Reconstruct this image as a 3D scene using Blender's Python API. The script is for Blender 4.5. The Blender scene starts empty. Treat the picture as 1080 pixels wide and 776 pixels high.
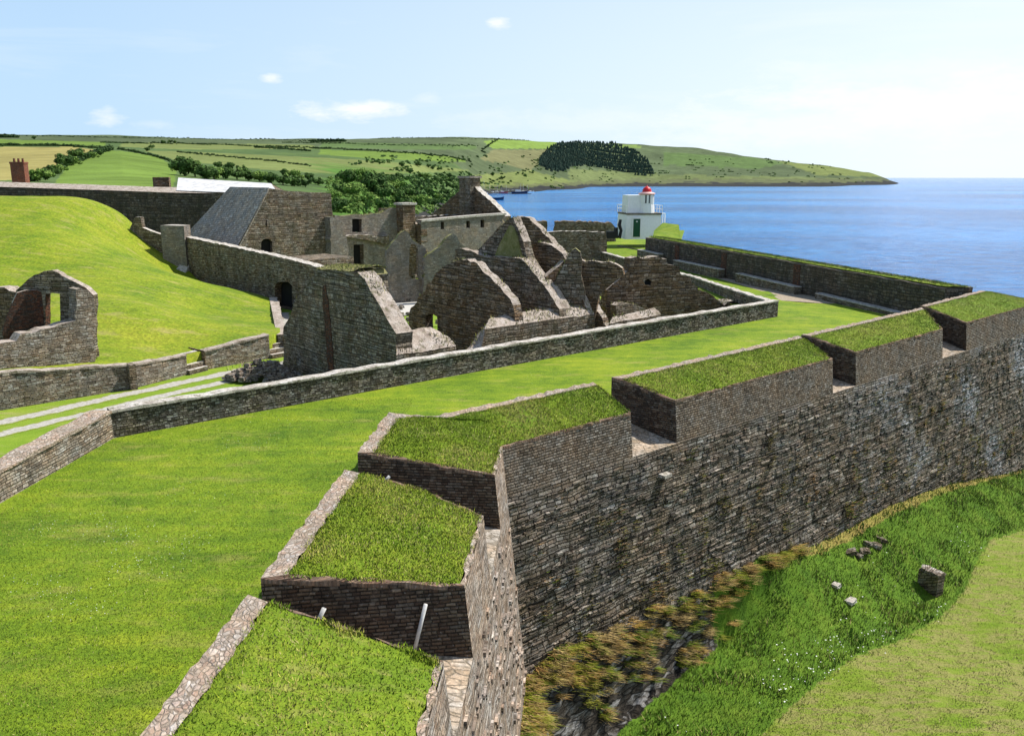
import bpy, bmesh, math, random
import numpy as np
from mathutils import Vector, noise
from mathutils.geometry import tessellate_polygon

random.seed(7); rng = np.random.default_rng(7)
R = math.radians
S = bpy.context.scene
COL = S.collection

# ------------------------------------------------------------------ camera frame
CAMZ, F, TH = 9.0, 900.0, math.atan(201.0/900.0)
cT, sT = math.cos(TH), math.sin(TH)
def ray(px, py):
    u = (px-540.0)/F; v = (py-388.0)/F
    return (u, cT - v*sT, -(sT + v*cT))
def P(px, py, z):
    d = ray(px, py); t = (z-CAMZ)/d[2]
    return Vector((d[0]*t, d[1]*t, z))
def V(px, py, A, D):
    """a photo point on the vertical plane through A along D: returns (s, z)"""
    d = ray(px, py)
    det = d[0]*(-D[1]) + D[0]*d[1]
    t = (A[0]*(-D[1]) + D[0]*A[1])/det
    x, y = d[0]*t, d[1]*t
    return ((x-A[0])*D[0]+(y-A[1])*D[1], CAMZ + d[2]*t)

# ------------------------------------------------------------------ bookkeeping
def tag(o, label=None, cat=None, group=None, kind=None):
    if label: o['label'] = label
    if cat: o['category'] = cat
    if group: o['group'] = group
    if kind: o['kind'] = kind
    return o
def empty(name, loc, label, cat, group=None):
    o = bpy.data.objects.new(name, None); COL.objects.link(o)
    o.location = loc; o.empty_display_size = .3
    return tag(o, label, cat, group)
def link_mesh(name, me, mats, parent=None):
    o = bpy.data.objects.new(name, me); COL.objects.link(o)
    for m in (mats if isinstance(mats, (list, tuple)) else [mats]):
        me.materials.append(m)
    if parent is not None:
        o.parent = parent
        o.matrix_parent_inverse.identity()
        # meshes are written in world coordinates: shift them to the parent's frame
        pl = parent_loc(parent)
        o.data.transform(__import__('mathutils').Matrix.Translation(-pl))
    return o
def parent_loc(o):
    v = Vector((0, 0, 0))
    while o is not None:
        v += o.location; o = o.parent
    return v

class MB:
    """collects faces with uv + material index; build() links them as one mesh"""
    def __init__(s): s.v=[]; s.f=[]; s.uv=[]; s.mi=[]
    def quad(s, pts, uv=None, mi=0):
        i = len(s.v); s.v += [tuple(p) for p in pts]; s.f.append(tuple(range(i, i+len(pts))))
        if uv is None:
            p = [Vector(q) for q in pts]
            n = (p[1]-p[0]).cross(p[-1]-p[0])
            if n.length > 1e-9: n.normalize()
            if abs(n.z) > .8: uv = [(q.x, q.y) for q in p]
            else:
                h = Vector((-n.y, n.x, 0)); h.normalize()
                uv = [(q.dot(h), q.z) for q in p]
        s.uv += list(uv); s.mi.append(mi)
    def box(s, c, size, rz=0, mi=0, taper=0):
        cx, cy, cz = c; a, b, h = size[0]/2, size[1]/2, size[2]
        co, si = math.cos(rz), math.sin(rz)
        def q(x, y, z):
            k = 1-taper*(z/h)
            x *= k; y *= k
            return (cx+x*co-y*si, cy+x*si+y*co, cz+z)
        L = [q(-a,-b,0),q(a,-b,0),q(a,b,0),q(-a,b,0),q(-a,-b,h),q(a,-b,h),q(a,b,h),q(-a,b,h)]
        for idx in ((0,1,5,4),(1,2,6,5),(2,3,7,6),(3,0,4,7),(4,5,6,7),(3,2,1,0)):
            s.quad([L[k] for k in idx], None, mi)
    def prism(s, poly, z0, z1, mi=0, mtop=None, bottom=True):
        n = len(poly)
        g = lambda z, i: z[i] if isinstance(z, (list, tuple)) else z
        for i in range(n):
            j = (i+1) % n
            a, b = poly[i], poly[j]
            s.quad([(a[0],a[1],g(z0,i)),(b[0],b[1],g(z0,j)),(b[0],b[1],g(z1,j)),(a[0],a[1],g(z1,i))], None, mi)
        s.quad([(p[0],p[1],g(z1,i)) for i, p in enumerate(poly)], [(p[0],p[1]) for p in poly], mi if mtop is None else mtop)
        if bottom: s.quad([(p[0],p[1],g(z0,i)) for i, p in reversed(list(enumerate(poly)))], [(p[0],p[1]) for p in reversed(poly)], mi)
    def tube(s, pts, r, seg=8, mi=0, caps=True):
        pts = [Vector(p) for p in pts]; rings = []
        for i, p in enumerate(pts):
            d = (pts[min(i+1, len(pts)-1)]-pts[max(i-1, 0)]).normalized()
            a = d.orthogonal().normalized(); b = d.cross(a)
            rr = r[i] if isinstance(r, (list, tuple)) else r
            rings.append([p+(a*math.cos(t)+b*math.sin(t))*rr for t in [2*math.pi*k/seg for k in range(seg)]])
        for i in range(len(rings)-1):
            for k in range(seg):
                s.quad([rings[i][k], rings[i][(k+1)%seg], rings[i+1][(k+1)%seg], rings[i+1][k]], None, mi)
        if caps:
            s.quad(list(reversed(rings[0])), None, mi); s.quad(rings[-1], None, mi)
    def lathe(s, c, prof, seg=16, mi=0, ph=0):
        for i in range(len(prof)-1):
            for k in range(seg):
                a, b = 2*math.pi*k/seg+ph, 2*math.pi*(k+1)/seg+ph
                q = lambda r, z, t: (c[0]+r*math.cos(t), c[1]+r*math.sin(t), c[2]+z)
                (r0, z0), (r1, z1) = prof[i], prof[i+1]
                pts = [q(r0,z0,a), q(r0,z0,b), q(r1,z1,b), q(r1,z1,a)]
                if r1 < 1e-4: pts = pts[:3]
                if r0 < 1e-4: pts = [pts[0], pts[2], pts[3]]
                s.quad(pts, None, mi)
    def build(s, name, mats, parent=None, smooth=False, weld=True):
        me = bpy.data.meshes.new(name); me.from_pydata(s.v, [], s.f)
        uvl = me.uv_layers.new(name='UVMap')
        uvl.data.foreach_set('uv', np.array(s.uv, dtype=np.float32).ravel())
        me.polygons.foreach_set('material_index', np.array(s.mi, dtype=np.int32))
        if weld:
            bm = bmesh.new(); bm.from_mesh(me)
            bmesh.ops.remove_doubles(bm, verts=bm.verts, dist=1e-4)
            bmesh.ops.recalc_face_normals(bm, faces=bm.faces)
            bm.to_mesh(me); bm.free()
        if smooth: me.polygons.foreach_set('use_smooth', [True]*len(me.polygons))
        me.update()
        return link_mesh(name, me, mats, parent)

# ------------------------------------------------------------------ node helpers
class N:
    def __init__(s, name, world=False):
        if world: s.nt = world.node_tree
        else:
            s.mat = bpy.data.materials.new(name); s.mat.use_nodes = True; s.nt = s.mat.node_tree
        s.nt.nodes.clear()
    def add(s, t, **kw):
        n = s.nt.nodes.new(t)
        for k, v in kw.items(): setattr(n, k, v)
        return n
    def put(s, sock, v):
        if v is None: return
        if hasattr(v, 'links') or isinstance(v, bpy.types.NodeSocket): s.nt.links.new(v, sock)
        else:
            if isinstance(v, (tuple, list)) and len(v) == 3 and sock.type == 'RGBA': v = (*v, 1)
            sock.default_value = v
    def tc(s, out='Object'): return s.add('ShaderNodeTexCoord').outputs[out]
    def map(s, vec, scale=(1,1,1), loc=(0,0,0), rot=(0,0,0)):
        n = s.add('ShaderNodeMapping'); s.put(n.inputs['Vector'], vec)
        n.inputs['Scale'].default_value = scale; n.inputs['Location'].default_value = loc; n.inputs['Rotation'].default_value = rot
        return n.outputs[0]
    def noise(s, vec, scale, detail=4, rough=.55, out='Fac', dist=0):
        n = s.add('ShaderNodeTexNoise'); s.put(n.inputs['Vector'], vec)
        n.inputs['Scale'].default_value = scale; n.inputs['Detail'].default_value = detail
        n.inputs['Roughness'].default_value = rough; n.inputs['Distortion'].default_value = dist
        return n.outputs[out]
    def voro(s, vec, scale=1, feature='F1', out='Distance', rnd=1):
        n = s.add('ShaderNodeTexVoronoi', feature=feature); s.put(n.inputs['Vector'], vec)
        n.inputs['Scale'].default_value = scale; n.inputs['Randomness'].default_value = rnd
        return n.outputs[out]
    def ramp(s, fac, stops):
        n = s.add('ShaderNodeValToRGB'); s.put(n.inputs[0], fac)
        e = n.color_ramp.elements
        while len(e) < len(stops): e.new(.5)
        for el, (p, c) in zip(e, stops):
            el.position = p; el.color = (*c, 1) if isinstance(c, (tuple, list)) else (c, c, c, 1)
        return n.outputs[0]
    def mix(s, f, a, b, blend='MIX'):
        n = s.add('ShaderNodeMix', data_type='RGBA', blend_type=blend)
        s.put(n.inputs[0], f); s.put(n.inputs[6], a); s.put(n.inputs[7], b)
        return n.outputs[2]
    def math(s, op, a, b=0.0, clamp=False):
        n = s.add('ShaderNodeMath', operation=op, use_clamp=clamp); s.put(n.inputs[0], a); s.put(n.inputs[1], b)
        return n.outputs[0]
    def bump(s, h, strength=.5, dist=.05, normal=None):
        n = s.add('ShaderNodeBump'); s.put(n.inputs['Height'], h)
        n.inputs['Strength'].default_value = strength; n.inputs['Distance'].default_value = dist
        if normal: s.put(n.inputs['Normal'], normal)
        return n.outputs[0]
    def out(s, color, rough=.9, normal=None, spec=.2, **kw):
        b = s.add('ShaderNodeBsdfPrincipled')
        s.put(b.inputs['Base Color'], color); s.put(b.inputs['Roughness'], rough)
        b.inputs['Specular IOR Level'].default_value = spec
        if normal: s.put(b.inputs['Normal'], normal)
        for k, v in kw.items(): s.put(b.inputs[k], v)
        o = s.add('ShaderNodeOutputMaterial'); s.nt.links.new(b.outputs[0], o.inputs[0])
        return s.mat

def stone(name, tones, sx=.34, sy=.12, mortar=(.16,.14,.11), msize=.10, bump=.9, stain=.5, stainc=(.05,.045,.035),
          lichen=(.34,.33,.30), lich=.25, green=0.0, coursed=False, rnd=.85, bigc=None, big=0.0, mdark=1.0, bdist=.05, paving=False, speck=.38):
    """rubble or coursed stone; uv in metres"""
    n = N(name); uv = n.tc('UV')
    w = n.noise(uv, 2.6, 4, .6, out='Color'); w2 = n.noise(uv, .45, 2, out='Color')
    wv = n.add('ShaderNodeVectorMath', operation='MULTIPLY_ADD')
    wam = (.5*sx, (1.0 if not coursed else .35)*sy, 0)
    n.put(wv.inputs[0], w); wv.inputs[1].default_value = wam; n.put(wv.inputs[2], uv)
    wv2 = n.add('ShaderNodeVectorMath', operation='MULTIPLY_ADD')
    n.put(wv2.inputs[0], w2); wv2.inputs[1].default_value = (.1, 2.2*sy if not coursed else .4*sy, 0); n.put(wv2.inputs[2], wv.outputs[0])
    vec = wv2.outputs[0]
    if paving:
        mv = n.map(vec, (1/sx, 1/sy, 1))
        sep = n.add('ShaderNodeSeparateColor'); n.put(sep.inputs[0], n.voro(mv, 1, 'F1', 'Color', rnd)); cell = sep.outputs[0]; cell2 = sep.outputs[1]
        e = n.voro(mv, 1, 'DISTANCE_TO_EDGE', 'Distance', rnd)
        mr = n.add('ShaderNodeMapRange'); n.put(mr.inputs[0], e); mr.inputs[1].default_value = msize*.2; mr.inputs[2].default_value = msize*1.4
        edge = n.math('SUBTRACT', 1.0, mr.outputs[0])
    else:
        s2 = n.add('ShaderNodeSeparateXYZ'); n.put(s2.inputs[0], vec)
        # courses of uneven height, stones of uneven length in each course
        vv = n.math('DIVIDE', s2.outputs[1], sy)
        vn = n.noise(None, 1, 2); vnode = vn.node; vnode.noise_dimensions = '1D'; n.put(vnode.inputs['W'], n.math('MULTIPLY', vv, .33))
        vv = n.math('ADD', vv, n.math('MULTIPLY', vn, 3.0 if not coursed else .3))
        row = n.math('FLOOR', vv); fv = n.math('FRACT', vv)
        wn = n.add('ShaderNodeTexWhiteNoise', noise_dimensions='1D'); n.put(wn.inputs['W'], row)
        rw = n.math('MULTIPLY', wn.outputs[0], 397.0)
        wn2 = n.add('ShaderNodeTexWhiteNoise', noise_dimensions='1D'); n.put(wn2.inputs['W'], n.math('ADD', row, 31.7))
        W = n.math('ADD', n.math('DIVIDE', s2.outputs[0], n.math('MULTIPLY', sx, n.math('ADD', .6, n.math('MULTIPLY', wn2.outputs[0], .95 if not coursed else .3)))), rw)
        def v1(feat, out):
            q = n.add('ShaderNodeTexVoronoi', feature=feat, voronoi_dimensions='1D'); n.put(q.inputs['W'], W)
            q.inputs['Scale'].default_value = 1; q.inputs['Randomness'].default_value = rnd; return q.outputs[out]
        sep = n.add('ShaderNodeSeparateColor'); n.put(sep.inputs[0], v1('F1', 'Color')); cell = sep.outputs[0]; cell2 = sep.outputs[1]
        eu = n.math('MULTIPLY', v1('DISTANCE_TO_EDGE', 'Distance'), sx/sy)
        ev = n.math('SUBTRACT', .5, n.math('ABSOLUTE', n.math('SUBTRACT', fv, .5)))
        em = n.math('MINIMUM', eu, ev)
        mr = n.add('ShaderNodeMapRange'); n.put(mr.inputs[0], em); mr.inputs[1].default_value = msize*.3; mr.inputs[2].default_value = msize*1.7
        edge = n.math('SUBTRACT', 1.0, mr.outputs[0])
    edge = n.math('MULTIPLY', edge, n.ramp(n.noise(uv, 5, 4, .7), [(.35, .35), (.6, 1)]))
    col = n.ramp(cell, [(i/(len(tones)-1), t) for i, t in enumerate(tones)])
    fine = n.noise(uv, 11, 7, .75)
    col = n.mix(.85, col, n.ramp(fine, [(.28, .35), (.5, .95), (.72, 1.7)]), 'MULTIPLY')
    pit = n.ramp(n.noise(uv, 6.5, 5, .8), [(.30, 1), (.40, 0)])
    col = n.mix(n.math('MULTIPLY', pit, .8), col, (.02,.017,.013))
    warm = n.ramp(n.noise(uv, .9, 4, .7), [(.40, 0), (.62, 1)])
    col = n.mix(n.math('MULTIPLY', warm, .42), col, n.mix(1, col, (1.45,1.02,.62), 'MULTIPLY'))
    spk = n.ramp(n.noise(uv, 9.5, 3, .8), [(.60, 0), (.66, 1)])
    col = n.mix(n.math('MULTIPLY', spk, speck), col, (.46,.45,.43))  # pale specks painted as sun highlights on the stone edges
    if lich > 0:
        lf = n.ramp(n.noise(uv, 7, 5, .65), [(.56, 0), (.68, 1)])
        col = n.mix(n.math('MULTIPLY', lf, lich), col, lichen)
    col = n.mix(edge, col, mortar)
    st = n.ramp(n.noise(n.map(uv, (.9,.22,1)), 1.3, 5, .65), [(.42, 0), (.62, 1)])
    col = n.mix(n.math('MULTIPLY', st, stain), col, stainc)
    if big > 0:
        bf = n.ramp(n.noise(n.map(uv, (.35,.3,1)), .7, 4, .6), [(.5, 0), (.62, 1)])
        bf = n.math('MULTIPLY', bf, n.ramp(cell, [(.2, .25), (.6, 1)]))
        xm = n.add('ShaderNodeSeparateXYZ'); n.put(xm.inputs[0], uv)
        bf = n.math('MULTIPLY', bf, n.ramp(n.math('MULTIPLY', n.math('SUBTRACT', xm.outputs[0], 40.0), .02), [(.30, .15), (.55, 1)]))
        col = n.mix(n.math('MULTIPLY', bf, big), col, bigc)
        col = n.mix(edge, col, mortar)
    if green > 0:
        gf = n.ramp(n.noise(uv, 1.1, 5, .7), [(.48, 0), (.66, 1)])
        col = n.mix(n.math('MULTIPLY', gf, green), col, (.075,.085,.02))
    h = n.math('SUBTRACT', n.math('ADD', n.math('MULTIPLY', fine, .7), n.math('MULTIPLY', cell2, .6)), n.math('MULTIPLY', edge, .8))
    return n.out(col, .92, n.bump(n.math('SUBTRACT', h, n.math('MULTIPLY', pit, .5)), bump, bdist*1.25), .15)

def grass_mat(name, a, b, c, straw=(.24,.21,.05), sf=.35, sc=1.0, stripes=0.0, fine=26, bump=.6, sdir=.7):
    n = N(name); o = n.tc('Object')
    f1 = n.noise(o, .35*sc, 5, .6); f2 = n.noise(n.map(o, (1,1,1), rot=(0,0,sdir)), 2.6*sc, 5, .65); f3 = n.noise(o, fine, 4, .75)
    st = n.noise(n.map(o, (.25, 2.2, 1), rot=(0,0,sdir)), .8*sc, 4, .6)
    f0 = n.noise(o, .09*sc, 3, .5)
    k = n.math('ADD', n.math('MULTIPLY', f1, .30), n.math('ADD', n.math('MULTIPLY', f2, .24), n.math('ADD', n.math('MULTIPLY', st, .22), n.math('MULTIPLY', f0, .24))))
    col = n.ramp(k, [(.40, a), (.50, b), (.60, c)])
    col = n.mix(1, col, n.ramp(f3, [(.3, .50), (.5, 1.0), (.72, 1.55)]), 'MULTIPLY')
    s = n.ramp(n.noise(n.map(o, (.5,1.3,1), rot=(0,0,sdir)), 1.1*sc, 6, .7), [(.54, 0), (.72, 1)])
    col = n.mix(n.math('MULTIPLY', s, sf), col, straw)
    return n.out(col, .85, n.bump(n.math('ADD', f3, n.math('MULTIPLY', f2, .6)), bump, .04), .15)

def flat_mat(name, c, rough=.7, var=.15, scale=8, bump=.15, spec=.3, **kw):
    n = N(name); o = n.tc('Object'); f = n.noise(o, scale, 5, .65)
    col = n.mix(1, c, n.ramp(f, [(.3, 1-var*1.4), (.7, 1+var)]), 'MULTIPLY')
    return n.out(col, rough, n.bump(f, bump, .02), spec, **kw)
def attr_mat(name, rough=.8, var=.3, scale=.02, spec=.1, bump=0, bdist=1.0, bscale=.1):
    n = N(name); a = n.add('ShaderNodeVertexColor', layer_name='Col').outputs[0]
    f = n.noise(n.tc('Object'), scale, 6, .7)
    col = n.mix(1, a, n.ramp(f, [(.3, 1-var), (.7, 1+var)]), 'MULTIPLY')
    nb = n.bump(n.noise(n.tc('Object'), bscale, 6, .7), bump, bdist) if bump else None
    return n.out(col, rough, nb, spec)

M = {}
greys = [(.075,.068,.058),(.16,.145,.125),(.12,.095,.07),(.24,.22,.195),(.10,.095,.09),(.30,.28,.25)]
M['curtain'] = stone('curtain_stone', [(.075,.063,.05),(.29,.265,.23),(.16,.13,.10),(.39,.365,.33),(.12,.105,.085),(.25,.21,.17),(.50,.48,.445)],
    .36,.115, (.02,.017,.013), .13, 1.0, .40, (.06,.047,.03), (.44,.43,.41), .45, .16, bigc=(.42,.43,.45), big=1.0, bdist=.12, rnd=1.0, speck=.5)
M['parapet'] = stone('parapet_stone', [(.11,.088,.068),(.30,.265,.225),(.17,.135,.10),(.38,.35,.31),(.22,.185,.15)], .24,.09, (.03,.024,.019), .15, 1.0, .35, lich=.35, bdist=.08, rnd=.9, coursed=True)
M['litwall'] = stone('pale_slate_stone', [(.15,.12,.095),(.42,.37,.33),(.25,.19,.15),(.54,.50,.46),(.33,.28,.24)], .34,.07, (.05,.04,.03), .13, 1.0, .3, (.16,.12,.09), lich=.3, bdist=.05)  # sunlit look of the near facet put into paler stone tones
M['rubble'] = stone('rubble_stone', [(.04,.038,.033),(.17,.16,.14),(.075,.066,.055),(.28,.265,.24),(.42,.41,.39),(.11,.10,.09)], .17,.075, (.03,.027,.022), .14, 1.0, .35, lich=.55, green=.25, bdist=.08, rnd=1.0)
M['rubble_lit'] = stone('pale_rubble_stone', [(.13,.11,.09),(.38,.345,.30),(.24,.19,.145),(.52,.50,.47),(.30,.25,.2)], .26,.085, (.05,.04,.03), .12, 1.0, .4, lich=.4, bdist=.06)  # lit copy of the rubble, the sunshine is in its paler tones
M['ruin'] = stone('ruin_stone', [(.09,.072,.055),(.34,.30,.24),(.19,.14,.095),(.44,.40,.34),(.23,.20,.16)], .36,.13, (.045,.037,.028), .13, 1.0, .45, (.06,.046,.032), lich=.4, green=.35, bdist=.09, rnd=1.0)
M['ruin_brown'] = stone('brown_ruin_stone', [(.11,.075,.05),(.36,.27,.18),(.22,.145,.085),(.45,.37,.29),(.15,.12,.10)], .42,.12, (.035,.026,.018), .14, 1.0, .45, (.06,.04,.024), lich=.3, green=.12, bdist=.10, rnd=.9)
M['ruin_grey'] = stone('grey_ruin_stone', [(.15,.14,.125),(.29,.27,.245),(.20,.18,.155),(.36,.34,.315)], .26,.11, (.17,.16,.145), .09, .8, .4, (.10,.09,.075), lich=.3, green=.12, bdist=.04)
M['tall'] = stone('rampart_stone', [(.06,.052,.045),(.14,.12,.10),(.10,.08,.06),(.20,.18,.16)], .45,.20, (.05,.042,.033), .12, 1.0, .6, lich=.35, lichen=(.35,.34,.32), green=.15, bdist=.08)
M['brick'] = stone('old_brick', [(.16,.06,.035),(.10,.05,.035),(.24,.10,.055),(.12,.085,.07),(.06,.045,.04)], .235,.078, (.035,.028,.024), .14, 1.0, .5, lich=.12, coursed=True, rnd=.5, bdist=.04)
M['brick_dark'] = stone('sooty_brick', [(.11,.072,.052),(.07,.052,.042),(.17,.12,.085),(.13,.11,.09),(.24,.195,.155)], .25,.082, (.03,.025,.02), .14, 1.0, .5, lich=.15, coursed=True, bdist=.05)  # cheek brick darkened towards brown, its shade put into the colour
M['brick_red'] = stone('red_brick', [(.30,.09,.05),(.20,.07,.045),(.36,.14,.08),(.16,.08,.06)], .235,.078, (.12,.09,.07), .12, .8, .35, lich=.1, coursed=True, bdist=.03)
M['coping'] = stone('coping_paving', [(.28,.235,.195),(.42,.375,.33),(.34,.25,.20),(.52,.49,.455)], .13,.085, (.19,.15,.11), .12, .7, .4, (.24,.19,.13), lich=.45, lichen=(.55,.53,.50), rnd=.9, bdist=.03, paving=True)
M['coping_brick'] = stone('brick_on_edge', [(.20,.12,.085),(.13,.085,.06),(.27,.18,.13),(.24,.19,.15)], .11,.24, (.16,.11,.08), .10, .8, .35, (.22,.16,.11), lich=.35, lichen=(.5,.47,.43), coursed=True, bdist=.03)
def capmat(name, c1, c2, c3):
    n = N(name); uv = n.tc('Object'); f = n.noise(uv, 1.6, 7, .72); g = n.noise(uv, 9, 6, .75); l = n.noise(uv, 3.5, 6, .7)
    col = n.ramp(f, [(.35, c1), (.5, c2), (.62, c3)])
    col = n.mix(1, col, n.ramp(g, [(.3, .55), (.5, 1), (.7, 1.25)]), 'MULTIPLY')
    col = n.mix(n.ramp(l, [(.54, 0), (.62, .75)]), col, (.11, .105, .05))
    col = n.mix(n.ramp(n.noise(uv, 14, 4, .7), [(.58, 0), (.64, .75)]), col, (.06, .05, .04))
    return n.out(col, .92, n.bump(n.math('ADD', g, f), .9, .06), .12)
M['cap'] = capmat('lime_capping', (.24,.19,.15), (.40,.335,.28), (.47,.41,.36))
M['cap_pale'] = capmat('pale_capping', (.32,.28,.235), (.50,.455,.40), (.58,.545,.50))
M['moss'] = grass_mat('mossy_capping', (.10,.12,.03), (.20,.19,.07), (.30,.27,.15), (.36,.31,.22), .5, 3, bump=.8)
M['slate'] = stone('roof_slate', [(.23,.21,.19),(.42,.39,.355),(.32,.295,.265),(.55,.52,.48)], .40,.22, (.05,.05,.05), .08, .7, .3, lich=.35, coursed=True, bdist=.03)
M['white_roof'] = flat_mat('pale_roof_sheet', (.56,.55,.54), .8, .25, 1.2)
M['white'] = flat_mat('white_paint', (.82,.82,.80), .55, .05, 3)
M['red'] = flat_mat('red_paint', (.55,.015,.02), .4, .08, 4, .05)
M['pink'] = flat_mat('faded_red_rim', (.72,.42,.38), .5, .08, 4, .05)
M['green'] = flat_mat('green_paint', (.01,.07,.03), .4, .1, 4, .05)
M['black'] = flat_mat('black_paint', (.012,.012,.014), .5, .1, 4)
M['dark'] = flat_mat('dark_opening', (.01,.009,.008), .9, .2, 2)  # near-black colour standing for the shade inside openings
M['glass'] = flat_mat('lantern_glass', (.02,.025,.03), .08, .1, 2, 0, .8)
M['pole'] = flat_mat('galvanised_pole', (.62,.60,.57), .45, .15, 8)
M['gravel'] = flat_mat('pale_gravel', (.50,.48,.44), .95, .18, 14, .5, .1)
M['earth'] = flat_mat('bare_earth', (.33,.27,.20), .95, .25, 6, .7, .1)
M['sill'] = stone('embrasure_sill', [(.36,.31,.25),(.46,.41,.35),(.30,.25,.19)], .35,.2, (.22,.18,.13), .08, .8, .3, lich=.2, green=.15, bdist=.04, paving=True)
M['rock'] = stone('slate_rock', [(.05,.05,.052),(.11,.11,.115),(.20,.20,.21),(.07,.065,.06)], .7,.16, (.03,.028,.025), .10, 1.0, .5, (.09,.06,.03), (.42,.42,.44), .45, .10, rnd=1.0, bdist=.12, paving=True)
M['stoneblock'] = stone('loose_stone', [(.16,.15,.14),(.26,.245,.23),(.20,.18,.155)], .5,.3, (.10,.09,.08), .05, .9, .3, lich=.4, bdist=.04, paving=True)
M['bark'] = flat_mat('bark', (.09,.065,.045), .9, .3, 3, .6)
M['lawn'] = grass_mat('mown_lawn', (.066,.130,.008), (.142,.216,.010), (.240,.288,.016), (.34,.29,.08), .55, .8, fine=14, sdir=-.85, bump=.9)
M['mound'] = grass_mat('mound_grass', (.088,.155,.009), (.165,.220,.011), (.240,.262,.020), (.33,.27,.10), .75, .8, fine=6, bump=1.0)
M['turf'] = grass_mat('turf', (.10,.17,.010), (.14,.21,.012), (.19,.235,.02), (.33,.27,.10), .6, 2.2)
M['ditch'] = grass_mat('ditch_grass', (.085,.20,.008), (.115,.25,.010), (.16,.29,.014), (.20,.22,.04), .25, 1.3)
M['mown'] = grass_mat('mown_field', (.185,.235,.022), (.235,.255,.045), (.245,.225,.07), (.27,.215,.10), .65, .7, fine=14)
M['ground'] = grass_mat('yard_grass', (.13,.22,.012), (.17,.26,.02), (.22,.29,.03), (.33,.27,.14), .6, .8)
def blade_mat():
    n = N('grass_blades'); a = n.add('ShaderNodeVertexColor', layer_name='Col').outputs[0]
    f = n.noise(n.tc('Object'), 2.0, 5, .7); col = n.mix(1, a, n.ramp(f, [(.3, .7), (.7, 1.3)]), 'MULTIPLY')
    g = n.add('ShaderNodeNewGeometry').outputs['Normal']
    v = n.add('ShaderNodeVectorMath', operation='MULTIPLY_ADD'); n.put(v.inputs[0], g); v.inputs[1].default_value = (.4, .4, .15); v.inputs[2].default_value = (0, 0, .85)
    w = n.add('ShaderNodeVectorMath', operation='NORMALIZE'); n.put(w.inputs[0], v.outputs[0])
    return n.out(col, .75, w.outputs[0], .12)
M['blade'] = blade_mat()
M['hill'] = attr_mat('farmland', .95, .28, .03, .05, .6, 3.0, .05)

# ------------------------------------------------------------------ geometry tools
def rough_loop(pts, step=.35, amp=.06, close=True, skip=lambda a, b: False):
    out = []
    n = len(pts)
    for i in range(n if close else n-1):
        a, b = Vector(pts[i]), Vector(pts[(i+1) % n])
        L = (b-a).length; k = max(1, int(L/step))
        out.append((a.x, a.y))
        if skip(a, b): continue
        t = (b-a)/max(L, 1e-6); nn = Vector((-t.y, t.x))
        for j in range(1, k):
            q = a + (b-a)*(j/k) + nn*random.uniform(-amp, amp) + t*random.uniform(-.25, .25)*step
            out.append((q.x, q.y))
    return out

def slab(name, A, D, outline, thick, mats, parent=None, holes=(), amp=.07, step=.35, zbase=None, back=None, ret=False):
    """vertical wall: outline in (s,z) on the plane through A along D, thickness to the far side.
       mats = [face, top, reveal]"""
    Dv = Vector((D[0], D[1], 0)).normalized()
    nb = Vector((-Dv.y, Dv.x, 0))            # away from the viewer side
    if back is not None: nb = Vector((back[0], back[1], 0)).normalized()
    zl = min(p[1] for p in outline)
    sk = lambda a, b: (abs(a.y-zl) < .05 and abs(b.y-zl) < .05)
    ol = rough_loop(outline, step, amp, True, sk)
    hl = [rough_loop(h, .3, amp*.35) for h in holes]
    def w(p, k): return Vector((A[0], A[1], 0)) + Dv*p[0] + Vector((0, 0, p[1])) + nb*(thick*k)
    mb = MB()
    loops = [[Vector((p[0], p[1], 0)) for p in l] for l in [ol]+hl]
    flat = [p for l in loops for p in l]
    for tri in tessellate_polygon(loops):
        pts = [flat[i] for i in tri]
        for k in (0, 1):
            mb.quad([w((p.x, p.y), k) for p in pts], [(p.x, p.y) for p in pts], 0)
    for li, l in enumerate([ol]+hl):
        # orientation for deciding what faces up
        area = sum(l[i][0]*l[(i+1)%len(l)][1]-l[(i+1)%len(l)][0]*l[i][1] for i in range(len(l)))
        per = 0
        for i in range(len(l)):
            a, b = l[i], l[(i+1) % len(l)]
            dl = math.hypot(b[0]-a[0], b[1]-a[1])
            up = -(b[0]-a[0]) if area > 0 else (b[0]-a[0])
            if li > 0: up = -up
            mi = 1 if (up/(dl+1e-9) > .45 and li == 0) else (2 if len(mats) > 2 and li > 0 else (1 if up/(dl+1e-9) > .45 else 0))
            if li == 0 and mi == 1 or (li > 0):
                uvq = [(per, 0), (per+dl, 0), (per+dl, thick), (per, thick)]
            else:
                uvq = [(0, a[1]), (0, b[1]), (thick, b[1]), (thick, a[1])]
            if abs(b[1]-a[1]) > abs(b[0]-a[0]) and li > 0: uvq = [(0, a[1]), (0, b[1]), (thick, b[1]), (thick, a[1])]
            mb.quad([w(a, 0), w(b, 0), w(b, 1), w(a, 1)], uvq, mi)
            per += dl
    return mb.build(name, mats, parent)

def pxwall(name, A, D, pxl, thick, mats, parent=None, holes=(), base=-2.3, **kw):
    """outline given by photo points, closed down to the ground at 'base' (first and last point drop down)"""
    ol = [V(x, y, A, D) for x, y in pxl]
    if base is not None:
        ol = ol + [(ol[-1][0], base), (ol[0][0], base)]
    hl = [[V(x, y, A, D) for x, y in h] for h in holes]
    return slab(name, A, D, ol, thick, mats, parent, hl, **kw)

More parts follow.
